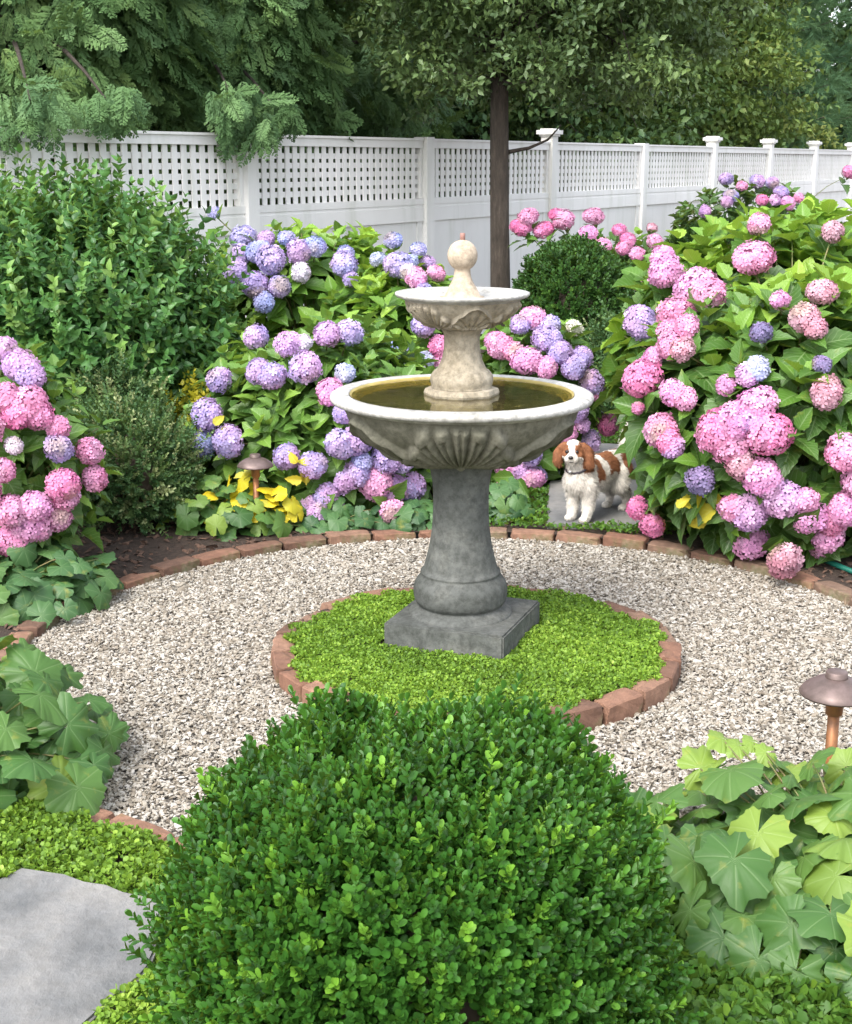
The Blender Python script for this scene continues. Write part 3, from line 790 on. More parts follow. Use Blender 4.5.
def hydrangea(name, ells, heads, base, label, group, nshoots=150, L=.125, mat=M_hyd, tone=.5, tvar=.25, extra=(), seed=1, topt=.0):
    root = empty(name, (base[0], base[1], .03), label, 'flowering shrub', group)
    fol = Acc(); st = Acc(); b = np.array(base + (.03,))
    hp = []
    for i, (px, py, dpx, kind) in enumerate(heads):
        p, c, nn = hit(px, py, ells, .03); R = dpx * .5 * depth(p) / FPX * 1.06
        zm = R * .75 + .05
        if p[2] < zm:
            dd = norm(ray(px, py)); p = CAM + dd * ((zm - H) / dd[2]); R = dpx * .5 * depth(p) / FPX * 1.06
        p = p - 0; hp.append((p, R))
        ax = norm(nn + np.array([0, -.25, .45])); flower_head(p, R, kind, ax, root, seed * 100 + i)
        q0 = b + (p - b) * np.array([.12, .12, 0]); q1 = p - ax * R * .5
        ctrl = b + (q1 - b) * np.array([.35, .35, .8])
        if i < 60: tube(st, bez(q0, ctrl, q1, 7), np.linspace(.007, .0035, 7), 5)
        tips = (p - ax * R * 1.15)[None]; 
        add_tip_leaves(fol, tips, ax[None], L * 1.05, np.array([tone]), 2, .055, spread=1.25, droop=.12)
    # leafy shoots
    p, nn = surf(ells, nshoots)
    # keep shoots clear of the flower heads
    HP = np.array([h[0] for h in hp]); HR = np.array([h[1] for h in hp])
    if len(HP):
        vd = norm(p - CAM); hd = norm(HP - CAM)
        dist = np.linalg.norm(p[:, None] - HP[None], axis=2); k = (dist > HR[None] * 1.08).all(1)
        p = p[k]; nn = nn[k]
    depthin = rng.uniform(0, .16, len(p))[:, None] ** 1.0
    p = p - nn * depthin
    up = norm(nn * .8 + np.array([0, 0, .75]) + rng.normal(0, .2, p.shape))
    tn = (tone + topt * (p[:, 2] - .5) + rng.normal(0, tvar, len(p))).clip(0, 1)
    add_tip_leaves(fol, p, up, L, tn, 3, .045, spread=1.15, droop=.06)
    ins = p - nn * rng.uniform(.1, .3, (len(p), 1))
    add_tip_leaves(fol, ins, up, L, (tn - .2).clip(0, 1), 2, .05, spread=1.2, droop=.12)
    for i in range(0, len(p), 3):
        q1 = p[i] - up[i] * .02; q0 = b + (q1 - b) * np.array([.15, .15, 0])
        tube(st, bez(q0, b + (q1 - b) * np.array([.35, .35, .8]), q1, 6), np.linspace(.006, .003, 6), 5)
    link('foliage', fol.mesh('foliage'), mat, root)
    link('stems', st.mesh('stems'), M_stem, root)
    for (px, py, spx, m, Yoff) in extra:     # single odd coloured leaves
        p, c, nn2 = hit(px, py, ells, .05 + Yoff); a = Acc(); l = spx * depth(p) / FPX
        k = 3; d = rand_dir(k); d[:, 1] *= .3; d[:, 2] *= .7
        a.add(T_ovates[2], frames(d, np.tile(np.array([0, -1, .5]), (k, 1)) + rng.normal(0, .5, (k, 3)), l * rng.uniform(.55, .95, k)), p + rng.normal(0, l * .25, (k, 3)))
        o = link('turned_leaves', a.mesh('turned_leaves'), m, root)
    return root

hy_g = 'mophead hydrangea shrubs round the gravel circle'
front_blue = [(278, 0)]
H1 = [(256,337,27,'purple'),(288,344,26,'lilac'),(304,343,18,'pale'),(327,334,28,'lilac'),(349,333,28,'blueviolet'),(258,371,26,'purple'),(272,376,29,'purplepink'),(305,367,33,'purplepink'),(219,379,25,'purple'),(207,416,34,'purple'),(203,444,27,'blue'),(228,441,36,'purplepink'),(330,392,28,'pinklilac'),(345,373,22,'palebl'),(343,414,22,'purple'),(286,457,25,'purplepink'),(312,465,28,'purplepink'),(340,444,32,'blueviolet'),(358,440,33,'purple'),(345,482,22,'purplepink'),(357,474,28,'purplepink'),(310,505,26,'lilac'),(326,497,28,'purplepink'),(334,509,24,'lilac'),(387,458,30,'purple'),(403,462,24,'blueviolet'),(374,482,36,'pinklilac'),(392,490,34,'lilac'),(410,487,30,'purplepink'),(393,512,26,'pinklilac'),(430,420,24,'purple'),(318,515,22,'purplepink'),(377,405,20,'blue'),(362,462,22,'blue'),(400,440,22,'purple')]
hydrangea('hydrangea_shrub', [((-.50,6.72,.36),(.66,.62,.54))], H1, (-.5,6.8), 'lilac and purple headed hydrangea in front of the left half of the stone basin', hy_g, 330, .15, M_hyd, .62, .25, seed=1, extra=[(223,425,22,M_yel,0),(302,470,22,M_yel,.02),(300,476,20,M_yel,.02)])
H2 = [(214,213,13,'blue'),(244,239,28,'blueviolet'),(266,239,19,'purple'),(299,252,28,'purple'),(314,247,22,'blue'),(272,260,30,'blueviolet'),(258,252,24,'blue'),(236,272,28,'blueviolet'),(255,285,30,'purple'),(279,286,24,'blueviolet'),(301,272,20,'pale'),(344,265,28,'blueviolet'),(350,279,15,'purple'),(286,238,16,'blue'),(264,302,22,'blue'),(240,256,22,'blueviolet'),(346,254,16,'blue')]
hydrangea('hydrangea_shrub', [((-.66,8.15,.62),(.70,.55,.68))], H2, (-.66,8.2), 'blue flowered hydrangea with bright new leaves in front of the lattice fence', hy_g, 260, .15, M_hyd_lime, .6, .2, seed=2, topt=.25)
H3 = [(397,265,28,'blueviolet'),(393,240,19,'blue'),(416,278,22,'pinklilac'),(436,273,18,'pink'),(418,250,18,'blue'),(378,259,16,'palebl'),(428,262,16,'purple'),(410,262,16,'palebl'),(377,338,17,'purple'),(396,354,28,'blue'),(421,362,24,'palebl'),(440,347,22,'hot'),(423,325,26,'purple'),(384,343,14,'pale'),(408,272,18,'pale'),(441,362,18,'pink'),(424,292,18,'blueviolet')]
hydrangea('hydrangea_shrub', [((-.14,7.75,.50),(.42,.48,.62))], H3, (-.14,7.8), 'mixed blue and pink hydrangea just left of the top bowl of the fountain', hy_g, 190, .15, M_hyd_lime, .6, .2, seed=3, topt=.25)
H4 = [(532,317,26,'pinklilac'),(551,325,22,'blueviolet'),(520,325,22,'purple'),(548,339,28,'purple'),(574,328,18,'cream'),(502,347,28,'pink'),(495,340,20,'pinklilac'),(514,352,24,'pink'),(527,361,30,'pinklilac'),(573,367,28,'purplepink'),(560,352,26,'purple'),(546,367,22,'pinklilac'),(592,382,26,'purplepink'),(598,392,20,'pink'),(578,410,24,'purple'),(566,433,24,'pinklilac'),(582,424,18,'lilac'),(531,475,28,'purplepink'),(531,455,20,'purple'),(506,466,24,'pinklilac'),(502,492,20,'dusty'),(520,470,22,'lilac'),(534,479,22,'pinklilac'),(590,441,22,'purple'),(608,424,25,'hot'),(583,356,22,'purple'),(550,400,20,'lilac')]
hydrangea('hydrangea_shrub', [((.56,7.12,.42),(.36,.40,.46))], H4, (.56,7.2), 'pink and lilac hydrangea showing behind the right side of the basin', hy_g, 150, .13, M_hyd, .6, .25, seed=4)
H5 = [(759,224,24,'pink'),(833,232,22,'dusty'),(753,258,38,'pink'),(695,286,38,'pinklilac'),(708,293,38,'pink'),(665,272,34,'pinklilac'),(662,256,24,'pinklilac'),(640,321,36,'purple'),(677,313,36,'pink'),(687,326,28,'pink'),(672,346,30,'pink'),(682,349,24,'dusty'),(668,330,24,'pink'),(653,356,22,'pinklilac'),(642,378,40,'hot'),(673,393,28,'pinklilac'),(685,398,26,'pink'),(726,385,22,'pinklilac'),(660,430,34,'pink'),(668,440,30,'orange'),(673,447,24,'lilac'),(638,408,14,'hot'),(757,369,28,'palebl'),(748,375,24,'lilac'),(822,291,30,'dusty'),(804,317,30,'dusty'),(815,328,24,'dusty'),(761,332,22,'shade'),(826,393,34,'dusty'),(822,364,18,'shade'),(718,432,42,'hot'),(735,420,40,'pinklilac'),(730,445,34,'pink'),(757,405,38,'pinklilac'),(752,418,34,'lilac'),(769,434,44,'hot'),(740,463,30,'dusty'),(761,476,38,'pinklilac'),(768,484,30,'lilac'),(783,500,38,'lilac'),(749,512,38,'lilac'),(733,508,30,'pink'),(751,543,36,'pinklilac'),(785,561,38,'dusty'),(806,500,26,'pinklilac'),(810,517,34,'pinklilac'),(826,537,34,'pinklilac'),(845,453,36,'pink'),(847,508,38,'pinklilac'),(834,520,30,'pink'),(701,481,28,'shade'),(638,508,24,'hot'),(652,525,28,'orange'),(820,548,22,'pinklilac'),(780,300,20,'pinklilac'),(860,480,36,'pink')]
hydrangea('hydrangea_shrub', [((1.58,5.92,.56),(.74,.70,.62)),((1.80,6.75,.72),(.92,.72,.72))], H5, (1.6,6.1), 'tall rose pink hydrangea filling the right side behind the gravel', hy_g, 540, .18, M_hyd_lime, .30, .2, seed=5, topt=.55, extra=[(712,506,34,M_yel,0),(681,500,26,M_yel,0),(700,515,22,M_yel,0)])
H6 = [(3,349,30,'lilac'),(20,366,34,'lilac'),(30,375,30,'purplepink'),(4,398,38,'pink'),(27,405,40,'pink'),(38,414,32,'hot'),(16,416,30,'hot'),(58,427,24,'pink'),(59,448,28,'purple'),(90,451,26,'pink'),(63,485,36,'hot'),(66,496,28,'pink'),(95,479,26,'pink'),(58,518,28,'pink'),(35,506,34,'pinklilac'),(10,511,34,'pink'),(12,541,32,'hot'),(26,525,32,'pinklilac'),(2,470,26,'pink'),(14,445,18,'pale'),(40,528,26,'pink'),(-14,430,36,'pink'),(-16,490,36,'pink')]
hydrangea('hydrangea_shrub', [((-1.66,5.35,.48),(.42,.40,.46))], H6, (-1.72,5.45), 'bright pink hydrangea leaning in at the left edge above broad green leaves', hy_g, 130, .12, M_hyd, .6, .22, seed=6)
H7 = [(528,217,22,'pink'),(523,228,18,'hot'),(544,230,21,'hot'),(563,220,24,'pink'),(593,216,20,'pink'),(588,234,20,'pinklilac'),(602,246,20,'pink'),(619,230,14,'hot'),(628,240,16,'hot'),(623,248,15,'pink'),(637,254,17,'pink'),(655,241,16,'pink'),(633,281,20,'pinklilac'),(652,228,12,'dusty'),(516,226,15,'hot'),(555,214,14,'hot'),(663,258,20,'pink')]
hydrangea('hydrangea_shrub', [((1.38,10.9,.62),(.72,.5,.56))], H7, (1.38,11), 'small pink hydrangea behind the round clipped shrub right of the tree trunk', hy_g, 120, .14, M_hyd, .5, .22, seed=7)
H8 = [(726,179,15,'purple'),(731,196,15,'blueviolet'),(727,202,12,'lilac'),(757,181,15,'purplepink'),(772,183,13,'purplepink'),(781,192,15,'purple'),(762,200,12,'hot'),(788,203,15,'pinklilac'),(705,211,13,'lilac'),(742,186,11,'pink'),(775,200,11,'lilac'),(850,172,15,'hot'),(799,198,11,'pink')]
hydrangea('hydrangea_shrub', [((3.62,16,.78),(.95,.6,.66))], H8, (3.62,16.1), 'far dark leaved hydrangea with purple heads against the white fence', hy_g, 130, .16, M_hyd, .2, .15, seed=8)

# ------------------------------------------------------------ clipped and loose shrubs
def blob(root, c, r, mat, k=.78, name='branches'):
    bm = bmesh.new(); bmesh.ops.create_icosphere(bm, subdivisions=4, radius=1)
    v = np.array([w.co[:] for w in bm.verts]); f = [[w.index for w in g.verts] for g in bm.faces]; bm.free()
    n = .07 * np.sin(v[:, 0] * 9 + 1) * np.sin(v[:, 1] * 8) + .05 * np.sin(v[:, 2] * 17 + v[:, 0] * 11)
    a = Acc(); a.raw(v * (k + n)[:, None] * np.array(r) + np.array(c), f); return link(name, a.mesh(name), mat, root)
def shrub(name, c, r, nspr, ssz, tpls, mat, label, cat='shrub', group=None, upmix=.5, inner=.12, tonebase=.35, tvar=.2, young=.05, core=True, stray=0, bumpy=.04, zmin=.03, pw=1.0):
    root = empty(name, (c[0], c[1], .03), label, cat, group); c = np.array(c); r = np.array(r)
    acc = Acc(); u = norm(rng.standard_normal((nspr, 3))); u = np.sign(u) * np.abs(u) ** pw * (1 + (1 - pw) * -.35)
    k = (c + u * r)[:, 2] > zmin; u = u[k]; n = len(u)
    bp = 1 + bumpy * (np.sin(u[:, 0] * 7 + 1) * np.sin(u[:, 1] * 6 + 2) + .7 * np.sin(u[:, 2] * 13 + u[:, 0] * 9) + .5 * np.sin(u[:, 1] * 21))
    ins = rng.uniform(0, 1, n) ** 1.6 * inner
    nr = norm(u / r); p = c + u * r * bp[:, None] - nr * (ins + ssz * .75)[:, None]
    st = rng.random(n) < stray
    p += nr * (st * rng.uniform(.3, .9, n) * ssz * 1.3)[:, None]
    d = norm(nr + np.array([0, 0, upmix]) + rng.normal(0, .22, (n, 3)))
    tn = (tonebase + rng.normal(0, tvar, n)).clip(0, .8); yg = rng.random(n) < young; tn[yg] = rng.uniform(.85, 1, yg.sum())
    ids = rng.integers(0, len(tpls), n); s = ssz * rng.uniform(.75, 1.25, n)
    for q, t in enumerate(tpls):
        w = ids == q
        acc.add(t, frames(d[w], rand_dir(w.sum()), s[w]), p[w], tn[w])
    link('foliage', acc.mesh('foliage'), mat, root)
    if core: blob(root, c, r - ssz * .9, M_twig, .74)
    return root
SB = [sprig_tpl(T_spoon, 4, .46, .85, 1.0, seed=s) for s in (1, 2, 3)]
shrub('boxwood_ball', (-.022, 2.26, .20), (.455, .44, .472), 18500, .042, SB, M_box, 'large glossy clipped boxwood ball in the foreground before the fountain', 'clipped shrub', 'clipped boxwood balls', .75, .07, .36, .22, .07, stray=.10, bumpy=.05, pw=.86)
shrub('boxwood_ball', (1.03, 9.9, .60), (.41, .40, .47), 3200, .07, SB, M_boxfar, 'round dark boxwood ball just right of the tree trunk', 'clipped shrub', 'clipped boxwood balls', .6, .05, .4, .2, .05, stray=.03)
shrub('boxwood_ball', (2.78, 13.6, .62), (.52, .4, .44), 1500, .08, SB, M_boxfar, 'far low boxwood ball before the purple hydrangea', 'clipped shrub', 'clipped boxwood balls', .6, .05, .5, .2, .05)
SP = [sprig_tpl(T_priv, 5, .30, 1.1, 1.0, seed=s, jitter=.4) for s in (4, 5, 6)]
shrub('privet_shrub', (-1.80, 7.25, .68), (.75, .64, .74), 4200, .19, SP, M_priv, 'tall bushy green shrub with pointed leaves before the fence at left', upmix=.8, inner=.2, tonebase=.42, tvar=.2, young=.12, stray=.22, bumpy=.08)
shrub('privet_shrub', (-1.9, 7.3, 1.25), (.55, .5, .33), 380, .20, SP, M_priv, 'loose pale shoots rising above the bushy green shrub', upmix=1.4, inner=.1, tonebase=.7, tvar=.15, young=.3, core=False, stray=.5, bumpy=.1) if False else None
SV = [sprig_tpl(T_spoon, 6, .24, 1.1, 1.0, seed=s, jitter=.5) for s in (7, 8)]
shrub('variegated_shrub', (-1.36, 6.12, .27), (.33, .30, .30), 2600, .085, SV, M_var, 'low mounded shrub with small cream edged leaves at the left of the bark bed', inner=.08, tonebase=.35, tvar=.28, young=.12, stray=.1, bumpy=.1)
shrub('variegated_shrub', (-1.50, 6.65, .36), (.26, .24, .32), 1400, .085, SV, M_var, 'taller fine leaved shrub behind the cream edged mound', inner=.08, tonebase=.3, tvar=.28, young=.1, stray=.1, bumpy=.1)
shrub('juniper_shrub', (1.28, 8.7, .34), (.34, .35, .36), 1300, .11, SV, M_var, 'grey green fine textured shrub under the round boxwood by the trunk', inner=.08, tonebase=.2, tvar=.2, young=.04, stray=.1, bumpy=.1)
shrub('golden_shrub', (-1.12, 6.74, .33), (.16, .13, .22), 170, .12, SP, M_gold, 'thin shrub with yellow leaves beside the tall green shrub', inner=.12, tonebase=.4, tvar=.3, young=.1, core=False, stray=.2, bumpy=.15)

# ------------------------------------------------------------ coral bells (broad lobed leaves)
def heuchera(c, r, n, L, mat, label, tone=.4, tvar=.2, seed=1, tpls=T_palm, face=.5, yellow=0, extra=()):
    root = empty('coral_bells', (c[0], c[1], .03), label, 'leafy plant', 'coral bells along the brick edging')
    c = np.array(c, float); r = np.array(r, float); rr = np.random.default_rng(seed)
    # blue-noise on the dome
    cand = norm(rr.standard_normal((n * 14, 3))); cand[:, 2] = np.abs(cand[:, 2]); pts = []
    sh = rr.uniform(.74, 1.10, len(cand))
    P = c + cand * r * sh[:, None]; P = P[P[:, 2] > .05]
    keep = [];
    for p in P:
        if all(np.linalg.norm(p - q) > L * .40 for q in keep): keep.append(p)
        if len(keep) >= n: break
    P = np.array(keep); m = len(P); u = norm((P - c) / r ** 2)
    nn = norm(u * .75 + np.array([0, -face, .65]) + rr.normal(0, .44, (m, 3)))
    d = norm((P - c) * np.array([1, 1, 0]) + rr.normal(0, .22, (m, 3)) + np.array([0, -.10, -.05]))
    d = norm(d - nn * (d * nn).sum(1)[:, None])
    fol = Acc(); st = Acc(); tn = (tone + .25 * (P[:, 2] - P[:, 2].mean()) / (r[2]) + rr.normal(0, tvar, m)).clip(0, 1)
    if yellow: 
        w = rr.random(m) < yellow; tn[w] = 1
    s = L * rr.uniform(.6, 1.08, m); ids = rr.integers(0, len(tpls), m)
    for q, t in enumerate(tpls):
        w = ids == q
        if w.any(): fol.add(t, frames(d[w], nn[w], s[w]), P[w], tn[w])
    # second lower layer to close the dome
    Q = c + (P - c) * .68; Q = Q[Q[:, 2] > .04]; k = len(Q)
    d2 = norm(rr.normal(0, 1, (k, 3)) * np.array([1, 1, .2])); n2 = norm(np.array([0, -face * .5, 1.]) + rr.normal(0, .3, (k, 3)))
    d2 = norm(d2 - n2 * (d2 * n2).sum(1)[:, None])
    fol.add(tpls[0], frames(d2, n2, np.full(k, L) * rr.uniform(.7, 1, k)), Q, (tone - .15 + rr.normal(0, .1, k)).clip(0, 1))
    for (ex, ey, eY, es) in extra:
        q = PY(ex, ey, eY); fol.add(tpls[1], frames(norm(rr.normal(0, 1, (1, 3)) * np.array([1, .3, .2])), norm(np.array([[0, -.5, .8]]) + rr.normal(0, .3, (1, 3))), np.array([es])), q[None], [.97]); P = np.vstack([q[None], P])
    for p in P[:70]:
        b0 = np.array([c[0], c[1], .03]) + np.append(rr.normal(0, .03, 2), 0)
        tube(st, bez(b0, (b0 + p) / 2 + np.array([0, 0, .08 * r[2] / .3]), p - np.array([0, 0, .003]), 6), .0024, 5)
    link('foliage', fol.mesh('foliage'), mat, root); link('stems', st.mesh('stems'), M_stem, root)
    return root
heuchera((.90, 2.80, .03), (.47, .46, .245), 130, .165, M_heu, 'big lobed pale green leaves beside the right foreground path light', .45, .24, 11, yellow=.10, face=.35, extra=[(722, 738, 3.12, .085), (738, 745, 3.10, .07), (752, 741, 3.12, .06), (766, 752, 3.08, .065), (700, 768, 3.08, .12), (790, 772, 3.05, .11), (812, 782, 3.05, .09), (846, 766, 3.05, .10)])
heuchera((-1.28, 3.42, .03), (.42, .44, .34), 95, .165, M_heu, 'big lobed blue green leaves at the left edge over the gravel', .33, .12, 12, yellow=.05, face=.35)
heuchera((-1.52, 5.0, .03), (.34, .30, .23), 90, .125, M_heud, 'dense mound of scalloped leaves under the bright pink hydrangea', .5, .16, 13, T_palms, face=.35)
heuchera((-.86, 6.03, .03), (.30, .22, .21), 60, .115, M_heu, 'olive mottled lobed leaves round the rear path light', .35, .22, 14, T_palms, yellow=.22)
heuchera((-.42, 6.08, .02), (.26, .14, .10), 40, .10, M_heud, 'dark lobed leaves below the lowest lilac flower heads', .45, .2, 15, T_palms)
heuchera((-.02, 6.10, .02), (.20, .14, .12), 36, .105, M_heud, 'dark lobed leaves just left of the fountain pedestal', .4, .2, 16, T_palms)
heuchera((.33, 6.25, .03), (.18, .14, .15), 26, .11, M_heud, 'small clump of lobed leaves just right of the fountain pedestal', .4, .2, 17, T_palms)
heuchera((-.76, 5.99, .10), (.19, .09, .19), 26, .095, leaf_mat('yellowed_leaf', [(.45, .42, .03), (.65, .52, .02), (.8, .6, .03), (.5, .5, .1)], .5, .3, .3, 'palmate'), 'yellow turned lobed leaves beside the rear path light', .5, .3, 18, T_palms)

# ------------------------------------------------------------ path lights, hose
def path_light(px, py_top, base, scale, label):
    x, y = base; zt = H - y * math.tan(PITCH + math.atan((py_top - 512) / FPX))
    root = empty('path_light', (x, y, .03), label, 'garden light', 'bronze mushroom path lights')
    def mk(name, p, mat, n=40):
        a = Acc(); lathe(a, [(r * scale, z) for r, z in p], n, (x, y)); return link(name, a.mesh(name), mat, root)
    s = scale
    mk('post', [(.0125, .0), (.0125, zt - .10 * s)], M_copper, 16)
    mk('stake_collar', [(.019, .02), (.019, .10), (.0128, .105)], M_bronze, 16)
    mk('socket', [(.0125, zt - .10 * s), (.018, zt - .096 * s), (.0185, zt - .070 * s), (.022, zt - .066 * s), (.022, zt - .045 * s), (.016, zt - .030 * s)], M_copper, 24)
    mk('shade', [(.016, zt - .032 * s), (.070, zt - .050 * s), (.0745, zt - .052 * s), (.075, zt - .048 * s), (.066, zt - .036 * s), (.045, zt - .022 * s), (.024, zt - .014 * s)], M_bronze)
    mk('finial', [(.024, zt - .0145 * s), (.0225, zt - .012 * s), (.0225, zt - .002 * s), (.020, zt), (.001, zt + .0008)], M_bronze, 24)
path_light(827, 671, (1.022, 3.28), 1.18, 'bronze mushroom path light in the right foreground with copper post')
path_light(255, 454, (PY(255, 454, 5.96)[0], 5.96), 1.05, 'small bronze path light low among yellow leaves at the rear left')
a = Acc(); tube(a, [(1.56, 5.62, .045), (1.62, 5.45, .05), (1.7, 5.28, .045), (1.95, 5.25, .045), (2.2, 5.3, .045)], .011, 8)
tag(link('garden_hose', a.mesh('garden_hose'), M_hose), 'teal garden hose lying low under the right pink hydrangea', 'hose')


# ------------------------------------------------------------ the spaniel
def dog():
    root = empty('dog', (.695, 6.10, .052), 'white and chestnut spaniel standing on the slab and looking at the camera', 'dog', rz=math.radians(-40))
    SC = .90; parts = []; r = np.random.default_rng(3)
    yaw = math.radians(25); hc = np.array([0, -.075, .33])
    def hd(p):
        p = np.array(p, float) - hc; c, s = math.cos(yaw), math.sin(yaw)
        return np.array([c * p[0] - s * p[1], s * p[0] + c * p[1], p[2]]) + hc
    sp = []
    bm = bmesh.new()
    def ball(c, rad, rot=None):
        rad = (rad,) * 3 if np.isscalar(rad) else rad
        M = Matrix.Translation(Vector(c)) @ (rot or Matrix()) @ Matrix.Diagonal((*rad, 1))
        bmesh.ops.create_icosphere(bm, subdivisions=3, radius=1, matrix=M)
    def limb(pts, rad, f=lambda p: p):
        for i in range(len(pts) - 1):
            a, b = np.array(f(pts[i])), np.array(f(pts[i + 1])); L = np.linalg.norm(b - a); k = max(2, int(L / .007))
            for t in np.linspace(0, 1, k + 1): ball(a + (b - a) * t, rad[i] + (rad[i + 1] - rad[i]) * t)
    limb([(0, .0, .235), (0, .07, .225), (0, .16, .235), (0, .25, .25), (0, .31, .245)], [.080, .086, .078, .066, .070])
    ball((0, -.045, .225), (.062, .05, .075))
    ball((0, .09, .205), (.062, .12, .06))
    limb([(0, -.01, .27), (0, -.045, .315), (0, -.07, .355)], [.070, .057, .048])
    ball(hd((0, -.088, .378)), (.050, .054, .046)); ball(hd((0, -.118, .362)), (.036, .030, .030))
    limb([(0, -.125, .350), (0, -.150, .345)], [.029, .021], hd)
    ball(hd((.016, -.145, .338)), .018); ball(hd((-.016, -.145, .338)), .018); ball(hd((0, -.138, .325)), (.015, .022, .010))
    for s in (-1, 1):
        ball(hd((s * .028, -.112, .352)), .024)
        limb([(s * .045, -.085, .395), (s * .064, -.080, .375), (s * .075, -.080, .345), (s * .078, -.082, .315), (s * .074, -.085, .298)], [.018, .023, .028, .026, .014], hd)
        limb([(s * .042, -.015, .20), (s * .046, .0, .135), (s * .044, -.008, .065), (s * .043, -.016, .028)], [.048, .036, .027, .025])
        ball((s * .043, -.034, .018), (.023, .030, .018))
        limb([(s * .040, .29, .215), (s * .050, .262, .14)], [.062, .040]); limb([(s * .050, .262, .14), (s * .048, .345, .085), (s * .048, .335, .03)], [.036, .021, .019])
        ball((s * .048, .312, .017), (.022, .031, .017))
    limb([(0, .35, .275), (0, .40, .315), (.005, .425, .36), (.005, .455, .40), (.01, .47, .43)], [.022, .026, .036, .034, .012])
    me = bpy.data.meshes.new('body'); bm.to_mesh(me); bm.free()
    tmp = bpy.data.objects.new('tmp', me); COL.objects.link(tmp)
    m = tmp.modifiers.new('r', 'REMESH'); m.mode = 'VOXEL'; m.voxel_size = .0042
    m = tmp.modifiers.new('s', 'SMOOTH'); m.iterations = 5; m.factor = .5
    dg = bpy.context.evaluated_depsgraph_get(); ev = bpy.data.meshes.new_from_object(tmp.evaluated_get(dg))
    bpy.data.objects.remove(tmp); ev.name = 'body'
    n = len(ev.vertices); V = np.empty(n * 3, 'f4'); ev.vertices.foreach_get('co', V); V = V.reshape(-1, 3).astype(float)
    NR = np.empty(n * 3, 'f4'); ev.vertices.foreach_get('normal', NR); NR = NR.reshape(-1, 3).astype(float)
    def nz(P, f): return np.sin(P[:, 0] * f + 1.3 * np.sin(P[:, 1] * f * .8)) * np.sin(P[:, 2] * f * .9 + 1 + np.sin(P[:, 1] * f * 1.1))
    def colour(P):
        c, s = math.cos(-yaw), math.sin(-yaw); Q = P - hc; h = np.stack([c * Q[:, 0] - s * Q[:, 1], s * Q[:, 0] + c * Q[:, 1], Q[:, 2]], -1) + hc
        e = nz(P, 55) * .010; red = np.zeros(len(P), bool)
        head = (h[:, 2] > .318 + .0 * e) & (h[:, 1] < -.035)
        ax = np.abs(h[:, 0])
        ear = (ax > .050) & (h[:, 2] > .262) & (h[:, 1] < -.045)
        face = head & (ax > .015 + .012 * (h[:, 2] > .405) + .5 * np.clip(.358 - h[:, 2], 0, .1) + e * .4) & (h[:, 1] > -.141) & (h[:, 2] > .345 + e * .4)
        red |= ear | face
        back = head & (h[:, 1] > -.075) & (ax > .012); red |= back
        y, z, x = P[:, 1], P[:, 2], P[:, 0]
        body = (z > .175) & ~head & (y > -.03)
        red |= body & (y > .025 + e) & (y < .075 + e) & (z < .30 + e) & (z > .20 + e) & (np.abs(x) > .03)
        red |= body & (y > .135 + e * 1.5) & (y < .235 + e) & (z > .215 + e * 2)
        red |= body & (y > .265 + e) & (y < .36) & (z > .195 + e * 2) & (np.abs(x - .02) > .018 + e)
        red |= (z > .11 + e) & (z < .20) & (y > .31) & (np.abs(x) > .03)
        red |= (z > .262) & (z < .318) & (np.abs(x) > .026) & (y > -.03) & (y < .0)
        col = np.where(red[:, None], np.array([.20, .082, .038]), np.array([.60, .56, .50]))
        eyep = np.minimum(np.linalg.norm(h - np.array([.0235, -.134, .372]), axis=1), np.linalg.norm(h - np.array([-.0235, -.134, .372]), axis=1))
        col = np.where((eyep < .012)[:, None], np.array([.13, .055, .03]), col)
        return col
    clump = nz(V, 90) * .0016 + nz(V[:, [1, 2, 0]], 150) * .001
    V2 = V + NR * clump[:, None]
    C = colour(V) * (1 + .22 * nz(V, 120) + .12 * nz(V[:, [2, 0, 1]], 260))[:, None]
    ev.vertices.foreach_set('co', (V2 * SC).astype('f4').ravel())
    a = ev.attributes.new('petal', 'FLOAT_COLOR', 'POINT'); a.data.foreach_set('color', np.c_[C, np.ones(n)].astype('f4').ravel())
    for p in ev.polygons: p.use_smooth = True
    ev.update()
    mf, N, B, L = nodes('dog_coat'); L(attr(N, 'petal').outputs['Color'], B.inputs['Base Color']); B.inputs['Roughness'].default_value = .75; B.inputs['Specular IOR Level'].default_value = .2
    def child(name, me, mat):
        if mat: me.materials.append(mat)
        o = bpy.data.objects.new(name, me); COL.objects.link(o); o.parent = root; return o
    child('body', ev, mf)
    # coat: fine tapering locks combed back and down
    k = 24000; idx = r.integers(0, n, k); P = V2[idx]; nn = NR[idx]
    hdm = (P[:, 2] > .30) & (P[:, 1] < -.04); face = hdm & (P[:, 1] < -.10)
    flow = np.tile(np.array([0, .55, -.75]), (k, 1)); tail = P[:, 1] > .37; flow[tail] = [0, .5, -.6]; flow[hdm] = [0, .25, -.95]
    d = norm(flow + nn * .55 + r.normal(0, .22, (k, 3)))
    ln = r.uniform(.008, .018, k); ln[P[:, 2] < .06] *= .5; ln[face] = .004
    ln[(P[:, 1] > .0) & (P[:, 1] < .28) & (P[:, 2] < .18) & (P[:, 2] > .13)] *= 1.8
    ln[(P[:, 2] < .275) & (P[:, 1] < -.02) & (P[:, 2] > .13)] *= 1.6; ln[tail] *= 2.2
    ln[(np.abs(P[:, 0]) > .055) & hdm & (P[:, 2] < .33)] *= 1.8
    ln[(P[:, 1] > .3) & (P[:, 2] < .18) & (P[:, 2] > .07)] *= 1.5
    T = Tpl([(-.5, 0, 0), (.5, 0, 0), (.35, .55, .08), (-.35, .55, .08), (0, 1, 0)], [(0, 1, 2, 3), (3, 2, 4)])
